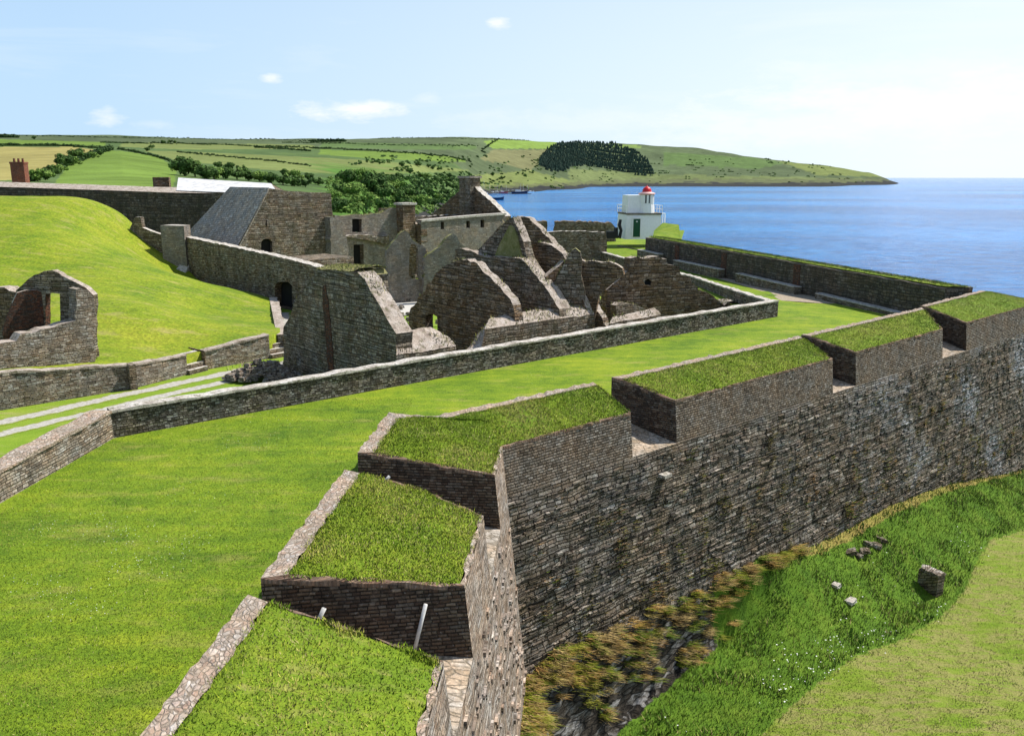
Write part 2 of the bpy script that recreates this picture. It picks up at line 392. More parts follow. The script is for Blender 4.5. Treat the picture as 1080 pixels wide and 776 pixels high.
def sample_tris(me, n, mw=None):
    me.calc_loop_triangles()
    nt = len(me.loop_triangles)
    tv = np.empty(nt*3, np.int32); me.loop_triangles.foreach_get('vertices', tv); tv = tv.reshape(-1, 3)
    co = np.empty(len(me.vertices)*3, np.float64); me.vertices.foreach_get('co', co); co = co.reshape(-1, 3)
    a, b, c = co[tv[:, 0]], co[tv[:, 1]], co[tv[:, 2]]
    ar = np.linalg.norm(np.cross(b-a, c-a), axis=1); ar /= ar.sum()
    k = rng.choice(nt, n, p=ar); r1 = np.sqrt(rng.random(n))[:, None]; r2 = rng.random(n)[:, None]
    return a[k]*(1-r1)+b[k]*r1*(1-r2)+c[k]*r1*r2

def noise2(p, s, off=0):
    return np.array([noise.noise((x*s+off, y*s, off*.37)) for x, y in p[:, :2]])

def blades(name, pts, hmin, hmax, wid, colors, parent=None, lean=.5, drop=None, mat=None, colnoise=.5, kind=None, label=None, straw=.1, strawc=(.26,.22,.08)):
    """a mesh of narrow triangular leaves; pts are in the parent's frame"""
    n = len(pts)
    h = rng.uniform(hmin, hmax, n); ang = rng.uniform(0, 2*math.pi, n)
    dx, dy = np.cos(ang)*wid, np.sin(ang)*wid
    la = rng.uniform(0, 2*math.pi, n); ll = rng.uniform(0, lean, n)*h
    v = np.empty((n, 3, 3))
    v[:, 0] = pts + np.stack([-dx, -dy, np.full(n, -.01)], 1)
    v[:, 1] = pts + np.stack([dx, dy, np.full(n, -.01)], 1)
    tip = np.stack([np.cos(la)*ll, np.sin(la)*ll, h], 1)
    if drop is not None: tip = tip + drop*h[:, None]
    v[:, 2] = pts + tip
    me = bpy.data.meshes.new(name)
    me.vertices.add(n*3); me.vertices.foreach_set('co', v.ravel())
    me.loops.add(n*3); me.loops.foreach_set('vertex_index', np.arange(n*3, dtype=np.int32))
    me.polygons.add(n); me.polygons.foreach_set('loop_start', np.arange(0, n*3, 3, dtype=np.int32))
    try: me.polygons.foreach_set('loop_total', np.full(n, 3, np.int32))
    except Exception: pass
    me.update()
    cols = np.array(colors)
    q = np.clip(noise2(pts, colnoise, 3.1)*1.1+.5+rng.normal(0, .22, n), 0, .9999)
    c = cols[(q*len(cols)).astype(int)].copy()
    c *= rng.uniform(.75, 1.25, n)[:, None]
    st = rng.random(n) < straw*np.clip(1+3*noise2(pts, colnoise*2, 9.1), 0, 4)
    c[st] = np.array(strawc)*rng.uniform(.7, 1.3, st.sum())[:, None]
    cc = np.ones((n*3, 4)); cc[:, :3] = np.repeat(c, 3, axis=0)
    at = me.color_attributes.new('Col', 'FLOAT_COLOR', 'POINT'); at.data.foreach_set('color', cc.ravel())
    o = bpy.data.objects.new(name, me); COL.objects.link(o); me.materials.append(mat or M['blade'])
    if parent is not None: o.parent = parent
    if kind: o['kind'] = kind
    if label: o['label'] = label
    return o

# ================================================================== FORT GROUND
ZI = -2.0      # level of the yard among the ruins
ZS = -20.0     # sea level
dM = Vector((31.8, 27.5)).normalized()         # direction of the long walls
nM = Vector((-dM.y, dM.x))                     # away from the camera, to the back left

mw0, mw1, mw2 = P(-95, 585, 0).xy, P(120, 462, 0).xy, P(820, 334, 0).xy   # foot of the low wall
back_end = P(590, 256, 0).xy
# --- rampart lawn
inner = [P(-60+0, 0+1400, 0).xy]
lawn_poly = [(-5.6, -14), (-30, -14), tuple(mw0), tuple(mw1), tuple(mw2), (14.5, 66), tuple(P(700, 281, 0).xy), tuple(P(610, 263, 0).xy),
             tuple(P(600, 252, 0).xy), tuple(P(640, 241, 0).xy), (30, 150), (20, 104), (32.5, 57), (32, 55), (10, 37.5), (-.5, 27.5), (-3.6, 24), (-4.2, 14)]
def sheet(name, poly, z, mat, cell=1.0, amp=.0, kind='structure', skirt=None, nz=.25):
    loops = [[Vector((p[0], p[1], 0)) for p in poly]]
    mb = MB()
    bm = bmesh.new()
    vs = [bm.verts.new((p[0], p[1], 0)) for p in poly]
    bm.faces.new(vs)
    bmesh.ops.triangulate(bm, faces=bm.faces, ngon_method='EAR_CLIP')
    xs = [p[0] for p in poly]; ys = [p[1] for p in poly]
    x = math.ceil(min(xs)/cell)*cell
    while x < max(xs):
        g = bm.verts[:]+bm.edges[:]+bm.faces[:]
        bmesh.ops.bisect_plane(bm, geom=g, plane_co=(x, 0, 0), plane_no=(1, 0, 0)); x += cell
    y = math.ceil(min(ys)/cell)*cell
    while y < max(ys):
        g = bm.verts[:]+bm.edges[:]+bm.faces[:]
        bmesh.ops.bisect_plane(bm, geom=g, plane_co=(0, y, 0), plane_no=(0, 1, 0)); y += cell
    bmesh.ops.recalc_face_normals(bm, faces=bm.faces)
    for v in bm.verts:
        zz = z(v.co.x, v.co.y) if callable(z) else z
        v.co.z = zz + amp*noise.noise((v.co.x*nz, v.co.y*nz, 0))
    for f in bm.faces:
        f.smooth = True
        if f.normal.z < 0: f.normal_flip()
    if skirt is not None:
        be = [e for e in bm.edges if e.is_boundary]
        r = bmesh.ops.extrude_edge_only(bm, edges=be)
        for v in [g for g in r['geom'] if isinstance(g, bmesh.types.BMVert)]: v.co.z = skirt
    me = bpy.data.meshes.new(name); bm.to_mesh(me); bm.free()
    o = link_mesh(name, me, mat)
    if kind: o['kind'] = kind
    return o
_sa, _sb = P(1026, 309, 1.9).xy, P(681, 250.5, 2.3).xy
def lawn_z(x, y):
    d = (_sb-_sa).normalized(); w = (Vector((x, y))-_sa); k = abs(w.x*d.y-w.y*d.x); s = w.dot(d)
    t = max(0, min(1, (9-k)/7)); t = t*t*(3-2*t); e = max(0, min(1, (s+8)/8))*max(0, min(1, (48-s)/15))
    return -.42*t*e
lawn = sheet('rampart_lawn', lawn_poly, lawn_z, M['lawn'], 2.5, .0)
yard = sheet('yard_ground', [(-150, 5), (-14.9, 5), (-14.9, 28), (17.2, 56.2), (14.5, 66), (16, 100), (10, 132), (-5, 150), (-160, 150)], ZI, M['ground'], 6, 0, skirt=-24)
# outer bank below the lighthouse, so the fort stands on land
bank = sheet('rampart_bank', [(8, 100), (14, 100), (31, 60), (34, 60), (26, 100), (30, 156), (6, 156)], lambda x, y: -2.6, M['turf'], 8, 0, skirt=-24)

# ================================================================== MAIN CURTAIN WALL
BAT = .10
K = Vector((-.29, 24.7))
O0 = Vector((-2.54, -6.0))                      # the near facet runs back past the camera
d1 = (K-O0).normalized(); n1 = Vector((d1.y, -d1.x))
d2 = Vector((32.3, 28.3)).normalized(); n2 = Vector((d2.y, -d2.x))
O3 = K + d2*46.5
mit = (n1+n2)/(1+n1.dot(n2))
dsea = (P(681, 250.5, 2.3).xy-P(1024, 309, 1.9).xy).normalized(); nsea = Vector((dsea.y, -dsea.x))
mit3 = (n2+nsea)/(1+n2.dot(nsea))
O4 = O3 + dsea*62
SILL_O, SILL_I = -.55, .15
def outer(pt_key, z):
    k = BAT*(1.0-z)
    return {'O0': O0+n1*k, 'K': K+mit*k, 'O3': O3+mit3*k, 'O4': O4+nsea*k}[pt_key]
wall = empty('rampart_wall', (K.x, K.y, -6.6), 'tall dark coursed stone rampart wall with turf-topped merlons above the grassy ditch', 'rampart wall')
mb = MB()
def facet(mb, a, b, z0, z1, mi, nu, nv, amp=.05, u0=0, ends=None):
    """battered face between two stations; ends = functions z->xy"""
    grid = []
    L = (ends[1](z1)-ends[0](z1)).length
    for j in range(nv+1):
        z = z0+(z1-z0)*j/nv
        pa, pb = ends[0](z), ends[1](z)
        row = []
        for i in range(nu+1):
            p = pa.lerp(pb, i/nu)
            nn = (pb-pa).normalized(); nn = Vector((nn.y, -nn.x))
            w = 0 if (i in (0, nu) or j == nv) else amp
            q = p+nn*(w*(noise.noise((p.x*.9, p.y*.9, z*.9))+.6*noise.noise((p.x*2.7, p.y*2.7, z*2.7))))
            row.append((q.x, q.y, z))
        grid.append(row)
    for j in range(nv):
        for i in range(nu):
            q = [grid[j][i], grid[j][i+1], grid[j+1][i+1], grid[j+1][i]]
            uv = [(u0+L*i/nu, q[0][2]), (u0+L*(i+1)/nu, q[1][2]), (u0+L*(i+1)/nu, q[2][2]), (u0+L*i/nu, q[3][2])]
            mb.quad(q, uv, mi)
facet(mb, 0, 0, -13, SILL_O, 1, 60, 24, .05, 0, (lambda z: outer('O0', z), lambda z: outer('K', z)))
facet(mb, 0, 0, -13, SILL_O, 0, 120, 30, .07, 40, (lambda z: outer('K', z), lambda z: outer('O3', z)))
facet(mb, 0, 0, -24, SILL_O, 0, 60, 20, .07, 90, (lambda z: outer('O3', z), lambda z: outer('O4', z)))
def studs(mb, base, d, nn, u0, u1, ztop, zbot, cnt, mi, uoff):
    for _ in range(cnt):
        u = random.uniform(u0, u1); z = random.uniform(zbot(u), ztop); w = random.uniform(.14, .5); h = random.uniform(.05, .13); pr = random.uniform(.015, .06)
        q = base+d*u+nn*(BAT*(1-z)-.06); 
        o_ = nn*(.06+pr+.05*noise.noise((q.x*.9, q.y*.9, z*.9)))
        a0, a1 = q-d*w/2, q+d*w/2
        j = lambda: random.uniform(-.02, .02)
        F0 = [(a0.x+o_.x, a0.y+o_.y, z-h/2+j()), (a1.x+o_.x, a1.y+o_.y, z-h/2+j()), (a1.x+o_.x, a1.y+o_.y, z+h/2+j()), (a0.x+o_.x, a0.y+o_.y, z+h/2+j())]
        B0 = [(a0.x-.05*nn.x, a0.y-.05*nn.y, F0[0][2]), (a1.x-.05*nn.x, a1.y-.05*nn.y, F0[1][2]), (a1.x-.05*nn.x, a1.y-.05*nn.y, F0[2][2]), (a0.x-.05*nn.x, a0.y-.05*nn.y, F0[3][2])]
        uv = [(uoff+u-w/2, z-h/2), (uoff+u+w/2, z-h/2), (uoff+u+w/2, z+h/2), (uoff+u-w/2, z+h/2)]
        mb.quad(F0, uv, mi)
        for k in range(4):
            l = (k+1) % 4; mb.quad([B0[k], B0[l], F0[l], F0[k]], [uv[k], uv[l], uv[l], uv[k]], mi)
studs(mb, K, d2, n2, .2, 46, -.75, lambda u: -7.5-.06*u, 3600, 0, 40)
studs(mb, O0, d1, n1, 12, 30.5, -.75, lambda u: -7.2, 500, 1, 0)
# sloping top under the embrasures
I0 = O0 - n1*4.0; 
IK = P(410, 436, 1.5).xy; I3 = P(1032, 307, 1.5).xy
I0 = IK + (P(275, 612, 1.5).xy-IK).normalized()*34
IM = P(456, 440, 1.5).xy
tops = [(outer('O0', SILL_O), I0), (outer('K', SILL_O), IK), (outer('K', SILL_O), IM), (outer('O3', SILL_O), I3), (outer('O4', SILL_O), I3+dsea*60)]
for (a, b), (c, d) in zip(tops[:-1], tops[1:]):
    q = [(a.x, a.y, SILL_O), (c.x, c.y, SILL_O), (d.x, d.y, SILL_I), (b.x, b.y, SILL_I)]
    if (a-c).length < 1e-6: q = [q[0], q[2], q[3]]
    mb.quad(q, [(p[0], p[1]) for p in q], 2)
    q = [(b.x, b.y, SILL_I), (d.x, d.y, SILL_I), (d.x, d.y, -1), (b.x, b.y, -1)]
    mb.quad(q, None, 1)
mb.build('wall_face', [M['curtain'], M['litwall'], M['sill']], wall)

def ring_offset(poly, d):
    """inward offset of a polygon (list of Vector2), d per edge or scalar"""
    n = len(poly); out = []
    area = sum(poly[i].x*poly[(i+1)%n].y-poly[(i+1)%n].x*poly[i].y for i in range(n))
    sg = 1 if area > 0 else -1
    L = []
    for i in range(n):
        a, b = poly[i], poly[(i+1) % n]; t = (b-a).normalized(); nn = Vector((-t.y, t.x))*sg
        k = d[i] if isinstance(d, (list, tuple)) else d
        L.append((a+nn*k, t))
    for i in range(n):
        (p, r), (q, s) = L[i-1], L[i]
        cr = r.x*s.y-r.y*s.x
        if abs(cr) < .05: out.append(q.copy()); continue
        t = ((q-p).x*s.y-(q-p).y*s.x)/cr
        out.append(p+r*t)
    return out

def merlon(spec, brickcap=True, nblades=9000, label=None, hb=(.025, .07), seed=0):
    """spec: list of (xy, z, edge kind to the next point): 'in' 'cheek' 'out'"""
    poly = [Vector(s[0]) for s in spec]; z = [s[1] for s in spec]; kinds = [s[2] for s in spec]
    n = len(poly)
    area = sum(poly[i].x*poly[(i+1)%n].y-poly[(i+1)%n].x*poly[i].y for i in range(n))
    mb = MB()
    def down(i):
        """foot of corner i on the sloping sill plane, following the batter on outer corners"""
        return Vector(spec[i][3]) if len(spec[i]) > 3 else poly[i]
    def zfoot(i): return (SILL_O if spec[i][1] < 1.2 else SILL_I)-.02
    per = 0
    for i in range(n):
        j = (i+1) % n; a, b = poly[i], poly[j]; L = (b-a).length
        fa, fb = down(i), down(j); za, zb = zfoot(i), zfoot(j)
        if kinds[i] == 'in': za = zb = -.3
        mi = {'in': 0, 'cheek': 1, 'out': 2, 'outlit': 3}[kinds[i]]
        m = max(1, int(L/1.0))
        for k in range(m):
            f0, f1 = k/m, (k+1)/m
            A_, B_ = a.lerp(b, f0), a.lerp(b, f1); C_, D_ = fa.lerp(fb, f0), fa.lerp(fb, f1)
            zA, zB = z[i]+(z[j]-z[i])*f0, z[i]+(z[j]-z[i])*f1
            zC, zD = za+(zb-za)*f0, za+(zb-za)*f1
            mb.quad([(C_.x, C_.y, zC), (D_.x, D_.y, zD), (B_.x, B_.y, zB), (A_.x, A_.y, zA)],
                    [(per+L*f0, zC), (per+L*f1, zD), (per+L*f1, zB), (per+L*f0, zA)], mi)
        per += L
    # top: brick-on-edge rim all round with the wide paved strip on the inner side
    wid = [{'in': .46, 'cheek': .09, 'out': .06, 'outlit': .10}[k] for k in kinds]
    ins = ring_offset(poly, wid)
    tz = []
    for p in ins:      # plane height by inverse distance to corner heights along the two families
        ws = [1/((p-q).length+.05)**2 for q in poly]
        tz.append(sum(w*zz for w, zz in zip(ws, z))/sum(ws))
    tz = [z[i] - (z[i]-tz[i])*.5 for i in range(n)]
    per = 0
    mb2 = MB()
    for i in range(n):
        j = (i+1) % n; L = (poly[j]-poly[i]).length
        mi = {'in': 0, 'cheek': 1, 'out': 1, 'outlit': 0}[kinds[i]]
        wz = .05
        m = max(1, int(L/.22))
        def pt(base, zs, f, jit):
            q = base[i].lerp(base[j], f)
            zz = zs[i]+(zs[j]-zs[i])*f
            return (q.x+random.uniform(-jit, jit), q.y+random.uniform(-jit, jit), zz)
        row_o = [pt(poly, z, k/m, 0 if k in (0, m) else .04) for k in range(m+1)]
        row_i = [pt(ins, tz, k/m, 0 if k in (0, m) else .05) for k in range(m+1)]
        zo = [0]*(m+1)
        for k in range(m+1): zo[k] = wz + (0 if k in (0, m) else random.uniform(-.045, .03))
        for k in range(m):
            a0, a1 = row_o[k], row_o[k+1]; b0, b1 = row_i[k], row_i[k+1]
            up = lambda p, h: (p[0], p[1], p[2]+h)
            u0, u1 = per+L*k/m, per+L*(k+1)/m
            mb2.quad([up(a0, zo[k]), up(a1, zo[k+1]), up(b1, wz), up(b0, wz)], [(u0, 0), (u1, 0), (u1, wid[i]), (u0, wid[i])], mi)
            mb2.quad([up(a0, -.06), up(a1, -.06), up(a1, zo[k+1]), up(a0, zo[k])], [(u0, -.1), (u1, -.1), (u1, 0), (u0, 0)], mi)
        per += L
    mer = mb.build('merlon', [M['rubble_lit'], M['brick_dark'], M['parapet'], M['litwall']], wall)
    if label: mer['label'] = label
    mb2.build('coping', [M['coping'], M['coping_brick']], mer)
    # turf: rings towards the middle
    mt = MB(); c = sum(ins, Vector((0, 0)))/n; cz = sum(tz)/n
    dense = []; dz = []
    for i in range(n):
        j = (i+1) % n; m = max(2, int((ins[j]-ins[i]).length/.35))
        for k in range(m):
            f = k/m; q = ins[i].lerp(ins[j], f)
            dense.append(q); dz.append(tz[i]+(tz[j]-tz[i])*f)
    fr = [1.0, .985, .95, .88, .78, .66, .52, .36, .2]
    rings = []
    for r, f in enumerate(fr):
        row = []
        for q, zz in zip(dense, dz):
            p = c+(q-c)*f
            h = .03 + .16*(1-f**5) + (.05*noise.noise((p.x*1.3+seed, p.y*1.3, 0)) + .03*noise.noise((p.x*4, p.y*4, seed)) if r > 0 else 0)
            row.append((p.x, p.y, cz+(zz-cz)*f+h))
        rings.append(row)
    m = len(dense)
    for r in range(len(rings)-1):
        for k in range(m):
            mt.quad([rings[r][k], rings[r][(k+1)%m], rings[r+1][(k+1)%m], rings[r+1][k]])
    for k in range(m):
        mt.quad([rings[-1][k], rings[-1][(k+1)%m], (c.x, c.y, cz+.2)])
    turf = mt.build('turf', M['turf'], mer, smooth=True)
    pts = sample_tris(turf.data, nblades)
    pts = pts[(noise2(pts, 1.6, 4.0+seed) > -.42) | (rng.random(len(pts)) < .6)]
    # a ragged fringe that hangs over the rim
    fringe = []
    pl = parent_loc(mer)
    for k in range(int(nblades*.16)):
        i = random.randrange(n); f = random.random()
        q = ins[i].lerp(ins[(i+1) % n], f); zz = tz[i]+(tz[(i+1) % n]-tz[i])*f
        if noise.noise((q.x*1.5, q.y*1.5, 5)) < -.15: continue
        fringe.append((q.x-pl.x+random.gauss(0,.05), q.y-pl.y+random.gauss(0,.05), zz-pl.z+.04))
    pts = np.vstack([pts, np.array(fringe)])
    b = blades('grass', pts, hb[0], hb[1], .011, [(.135,.225,.010),(.175,.265,.013),(.215,.29,.016),(.265,.31,.024),(.34,.32,.07)], turf, 1.3, kind='stuff', straw=.07, colnoise=.55, strawc=(.36,.31,.13))
    return mer

def XY(px, py, z): return tuple(P(px, py, z).xy)
ZIN, ZOUT = 1.5, 1.0
def on_line(px, py, z, which):
    """snap a photo point to the outer line of a facet at height z"""
    p = P(px, py, z).xy
    o, d, nn = (O0, d1, n1) if which == 1 else (K, d2, n2)
    s = (p-o).dot(d); q = o+d*s
    return tuple(q), tuple(q+nn*(BAT*(1.0-SILL_O)))
def oc(px, py, which):
    a, b = on_line(px, py, ZOUT, which); return a, b
# inner line of near facet
iA0, iA1 = P(275, 612, ZIN).xy, P(370, 495, ZIN).xy
dI = (P(410, 436, ZIN).xy-iA0).normalized()
def iline(Y): 
    k = (Y-iA0.y)/dI.y; return tuple(iA0+dI*k)
def f1(Y):
    s = (Y-O0.y)/d1.y; q = O0+d1*s; return tuple(q), tuple(q+n1*(BAT*(1-SILL_O)))
a1, b1 = f1(12.95); a0, b0 = f1(-5)
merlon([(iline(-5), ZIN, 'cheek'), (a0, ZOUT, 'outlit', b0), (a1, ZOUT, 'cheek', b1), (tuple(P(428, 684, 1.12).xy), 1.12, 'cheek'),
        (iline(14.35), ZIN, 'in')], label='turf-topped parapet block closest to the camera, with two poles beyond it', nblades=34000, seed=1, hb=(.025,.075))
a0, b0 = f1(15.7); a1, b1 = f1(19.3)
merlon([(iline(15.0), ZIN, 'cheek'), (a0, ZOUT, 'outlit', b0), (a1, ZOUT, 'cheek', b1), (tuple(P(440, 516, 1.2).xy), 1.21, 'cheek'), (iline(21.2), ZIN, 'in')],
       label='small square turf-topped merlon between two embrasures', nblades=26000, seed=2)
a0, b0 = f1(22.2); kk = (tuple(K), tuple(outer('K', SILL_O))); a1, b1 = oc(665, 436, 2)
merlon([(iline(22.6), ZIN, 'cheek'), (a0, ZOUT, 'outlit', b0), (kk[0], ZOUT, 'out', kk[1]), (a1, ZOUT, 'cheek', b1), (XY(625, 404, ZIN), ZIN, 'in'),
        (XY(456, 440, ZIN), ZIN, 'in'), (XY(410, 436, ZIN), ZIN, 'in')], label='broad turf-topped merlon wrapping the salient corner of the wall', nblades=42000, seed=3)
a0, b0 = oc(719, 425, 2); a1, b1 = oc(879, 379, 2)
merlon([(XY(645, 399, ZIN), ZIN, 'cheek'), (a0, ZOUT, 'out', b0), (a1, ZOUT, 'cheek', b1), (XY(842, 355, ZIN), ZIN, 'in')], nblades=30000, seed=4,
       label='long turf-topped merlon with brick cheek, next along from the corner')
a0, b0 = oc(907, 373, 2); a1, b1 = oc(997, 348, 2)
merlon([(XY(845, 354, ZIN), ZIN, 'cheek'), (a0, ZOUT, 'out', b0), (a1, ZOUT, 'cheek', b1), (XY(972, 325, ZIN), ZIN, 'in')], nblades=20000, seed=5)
a0, b0 = oc(1028, 342, 2)
k3 = (tuple(O3), tuple(outer('O3', SILL_O)))
merlon([(XY(970, 323, ZIN), ZIN, 'cheek'), (a0, ZOUT, 'out', b0), (k3[0], ZOUT, 'out', k3[1]),         (XY(1034, 307, ZIN), ZIN, 'in')], nblades=16000, seed=6)

# poles leaning in the embrasures, drain spout on the wall
def pole(a, b, label, r=.035):
    p = MB(); p.tube([a, b], r, 10)
    o = p.build('metal_pole', M['pole'], None, True)
    return tag(o, label, 'pole')
def cheekpt(px, py, off=.12):
    A_, B_ = Vector(iline(15.0)), Vector(f1(15.7)[0]); D_ = (B_-A_).normalized(); A_ = A_ - Vector((-D_.y, D_.x))*off
    s, z = V(px, py, A_, D_); q = A_+D_*s; return (q.x, q.y, z)
pole(cheekpt(436, 690), cheekpt(449, 637), 'long pale metal pole leaning in the embrasure beside the closest merlon', .04)
pole(cheekpt(333, 660), cheekpt(342, 641), 'short pale metal pole end showing above the turf in the closest embrasure', .045)
A_, B_ = Vector(iline(22.6)), Vector(f1(22.2)[0]); D_ = (B_-A_).normalized(); A2 = A_-Vector((-D_.y, D_.x))*.15
q0 = V(404, 509, A2, D_); q1 = V(411, 502, A2, D_)
pole((A2.x+D_.x*q0[0], A2.y+D_.y*q0[0], q0[1]), (A2.x+D_.x*q1[0], A2.y+D_.y*q1[0], q1[1]), 'stub of pale metal pole against the brick cheek of the corner merlon', .045)
sp = MB()
s, z = V(697, 499, K+n2*.2, d2); q = K+n2*(.2+BAT*(1-z)-.15)+d2*s
sp.box((q.x, q.y, z-.08), (.42, .5, .12), math.atan2(d2.y, d2.x))
tag(sp.build('drain_spout', M['cap_pale']), 'pale stone drain spout sticking out of the dark rampart face', 'drain spout')

# ================================================================== LOW WALL (lawn / yard)
lw = empty('parapet_wall', (mw1.x, mw1.y, 0), 'long low rubble wall with pale flat capping between lawn and ruins', 'stone wall')
def lowwall(parent, a, b, z0, h, th, mats, name, ha=None, cap=True, amp=.03, side=1, u0=0, ext=0, capname='capping', capm=None, jt=.02):
    """straight wall from a to b (visible foot line); thickness to the left of a->b"""
    a, b = Vector(a), Vector(b); d = (b-a).normalized(); nn = Vector((-d.y, d.x))*side
    L = (b-a).length; n = max(2, int(L/.5)); ha = h if ha is None else ha
    mb = MB(); mc = MB()
    rows = []
    for i in range(n+1):
        p = a+d*(L*i/n); hh = ha+(h-ha)*i/n
        z0i = (z0[0]+(z0[1]-z0[0])*i/n) if isinstance(z0, tuple) else z0
        j = [random.uniform(-amp, amp) if 0 < i < n else 0 for _ in range(4)]
        rows.append((p, hh+z0i, j, z0i))
    for (p, zt, j, zb), (q, zt2, j2, zb2) in zip(rows[:-1], rows[1:]):
        s0, s1 = (p-a).length+u0, (q-a).length+u0
        nv = max(1, int((zt-zb)/.4))
        mb.quad([(p.x, p.y, zb-.3), (q.x, q.y, zb2-.3), (q.x+nn.x*j2[0], q.y+nn.y*j2[0], zt2), (p.x+nn.x*j[0], p.y+nn.y*j[0], zt)],
                [(s0, zb-.3), (s1, zb2-.3), (s1, zt2), (s0, zt)])
        p2, q2 = p+nn*th, q+nn*th
        mb.quad([(p2.x, p2.y, zb-2.3), (q2.x, q2.y, zb2-2.3), (q2.x, q2.y, zt2), (p2.x, p2.y, zt)], [(s0, zb-2.3), (s1, zb2-2.3), (s1, zt2), (s0, zt)])
        if cap:
            o = .05
            A0 = (p.x-nn.x*(o-j[1]), p.y-nn.y*(o-j[1])); A1 = (q.x-nn.x*(o-j2[1]), q.y-nn.y*(o-j2[1]))
            B0 = (p2.x+nn.x*o, p2.y+nn.y*o); B1 = (q2.x+nn.x*o, q2.y+nn.y*o)
            t0, t1 = zt+.08+j[2]*1.2, zt2+.08+j2[2]*1.2
            b0_, b1_ = zt-.005, zt2-.005
            mc.quad([(*A0, t0), (*A1, t1), (*B1, t1+.01), (*B0, t0+.01)], [(s0, 0), (s1, 0), (s1, th), (s0, th)])
            mc.quad([(*A0, b0_), (*A1, b1_), (*A1, t1), (*A0, t0)], [(s0, -.1), (s1, -.1), (s1, 0), (s0, 0)])
            mc.quad([(*B0, b0_), (*B1, b1_), (*B1, t1), (*B0, t0)], [(s0, -.1), (s1, -.1), (s1, 0), (s0, 0)])
    for (p, zt, j, zb) in (rows[0], rows[-1]):
        p2 = p+nn*th
        mb.quad([(p.x, p.y, zb-2.3), (p2.x, p2.y, zb-2.3), (p2.x, p2.y, zt+.07), (p.x, p.y, zt+.07)], [(0, zb-2.3), (th, zb-2.3), (th, zt), (0, zt)])
    o = mb.build(name, mats[0], parent)
    if cap: mc.build(capname, capm or mats[1], parent if parent else o)
    return o
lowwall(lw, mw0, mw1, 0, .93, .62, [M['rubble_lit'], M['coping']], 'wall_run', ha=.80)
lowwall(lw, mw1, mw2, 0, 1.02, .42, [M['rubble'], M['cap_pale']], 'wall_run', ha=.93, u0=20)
# end return of the low wall and the wall that runs on beside the sea rampart
sw = empty('terrace_wall', (mw2.x, mw2.y, 0), 'straight low wall with pale coping running from the lawn wall end towards the lighthouse', 'stone wall')
e1 = P(727, 290, .35).xy; e2 = P(611, 259, .3).xy
lowwall(sw, mw2+nM*.4, e1, 0, .35, .45, [M['ruin'], M['cap_pale']], 'wall_run', ha=.95, side=1)
lowwall(sw, e1, e2, 0, .3, .45, [M['ruin'], M['cap_pale']], 'wall_run', side=1)

# ================================================================== SEA RAMPART
sea_a, sea_b = P(1026, 309, 1.9).xy, P(681, 250.5, 2.3).xy
sp_ = empty('sea_parapet', (sea_a.x, sea_a.y, 0), 'long straight dark parapet wall with thin turf top along the sea side', 'parapet wall')
mats3 = [M['tall'], M['moss'], M['brick']]
slab('wall_run', sea_a, (sea_b-sea_a), [(2.2, -.8), (2.2, 1.92), ((sea_b-sea_a).length, 2.3), ((sea_b-sea_a).length, -.8)], 2.2, [M['tall'], M['cap']], sp_, back=(nsea.x, nsea.y), amp=.04, step=.8)
dsv = (sea_b-sea_a).normalized(); nsv = Vector((dsv.y, -dsv.x))
mt = MB()
Ls = (sea_b-sea_a).length
n = 60
for i in range(n):
    f0, f1_ = i/n, (i+1)/n
    for k, (w0, w1) in enumerate(((.12, .6), (.6, 1.6), (1.6, 2.5))):
        def q(f, w):
            p = sea_a+dsv*(2.2+(Ls-2.2)*f*.995)+nsv*w
            h = 1.93+.38*f+.14*min(1, w*3)+.06*noise.noise((f*60, w*2, 3))-(.1*w)
            return (p.x, p.y, h+.05)
        mt.quad([q(f0, w0), q(f1_, w0), q(f1_, w1), q(f0, w1)])
tp = mt.build('turf', M['turf'], sp_, True)
blades('grass', sample_tris(tp.data, 9000), .05, .16, .025, [(.07,.15,.010),(.10,.195,.012),(.15,.235,.014)], tp, .7, kind='stuff', straw=.2)
# red brick quoin strip
def strip(px, w, z0, z1, off, mat, name, parent, A, D, back):
    s, z = V(px, 268, A, D); q = A+D*s-back*off
    b = MB(); b.box((q.x, q.y, z0), (w, .06, z1-z0), math.atan2(D.y, D.x)); return b.build(name, mat, parent)
for px in (714, 764, 842):
    strip(px, .9, 0, 1.95, .02, M['brick'], 'brick_pier', sp_, sea_a, dsv, nsv)
# firing steps
fs = []
for k, (pa, pb) in enumerate((((952, 331), (860, 309)), ((838, 302.5), (776, 288)), ((758, 284), (710, 274)), ((694, 268), (672, 263)))):
    def front(px, py):
        lo, hi = -.6, 1.4          # height at which the photo point lies 1.25 m in front of the parapet face
        for _ in range(30):
            m_ = (lo+hi)/2; q = P(px, py, m_).xy
            if (q-sea_a).dot(nsv) < -.8: hi = m_
            else: lo = m_
        q = P(px, py, lo); return q.xy, lo
    (a, za), (b, zb) = front(*pa), front(*pb)
    st = MB(); fa = a+nsv*.68; fb = b+nsv*.68
    st.prism([a, fa, fb, b], -.8, [za-.07, za-.07, zb-.07, zb-.07], 0)
    tops_ = MB(); tops_.prism([a-nsv*.04, fa, fb, b-nsv*.04], [za-.067, za-.067, zb-.067, zb-.067], [za, za, zb, zb], 0)
    lab = ['stone firing step against the sea parapet beside the turf merlon corner', 'stone firing step in the middle of the sea parapet', 'stone firing step of the sea parapet closer to the lighthouse', 'short firing step of the sea parapet just before the lighthouse'][k]
    o = st.build('firing_step', M['ruin']); tag(o, lab, 'stone step', 'firing steps along the sea parapet')
    tops_.build('step_top', M['cap_pale'], o)
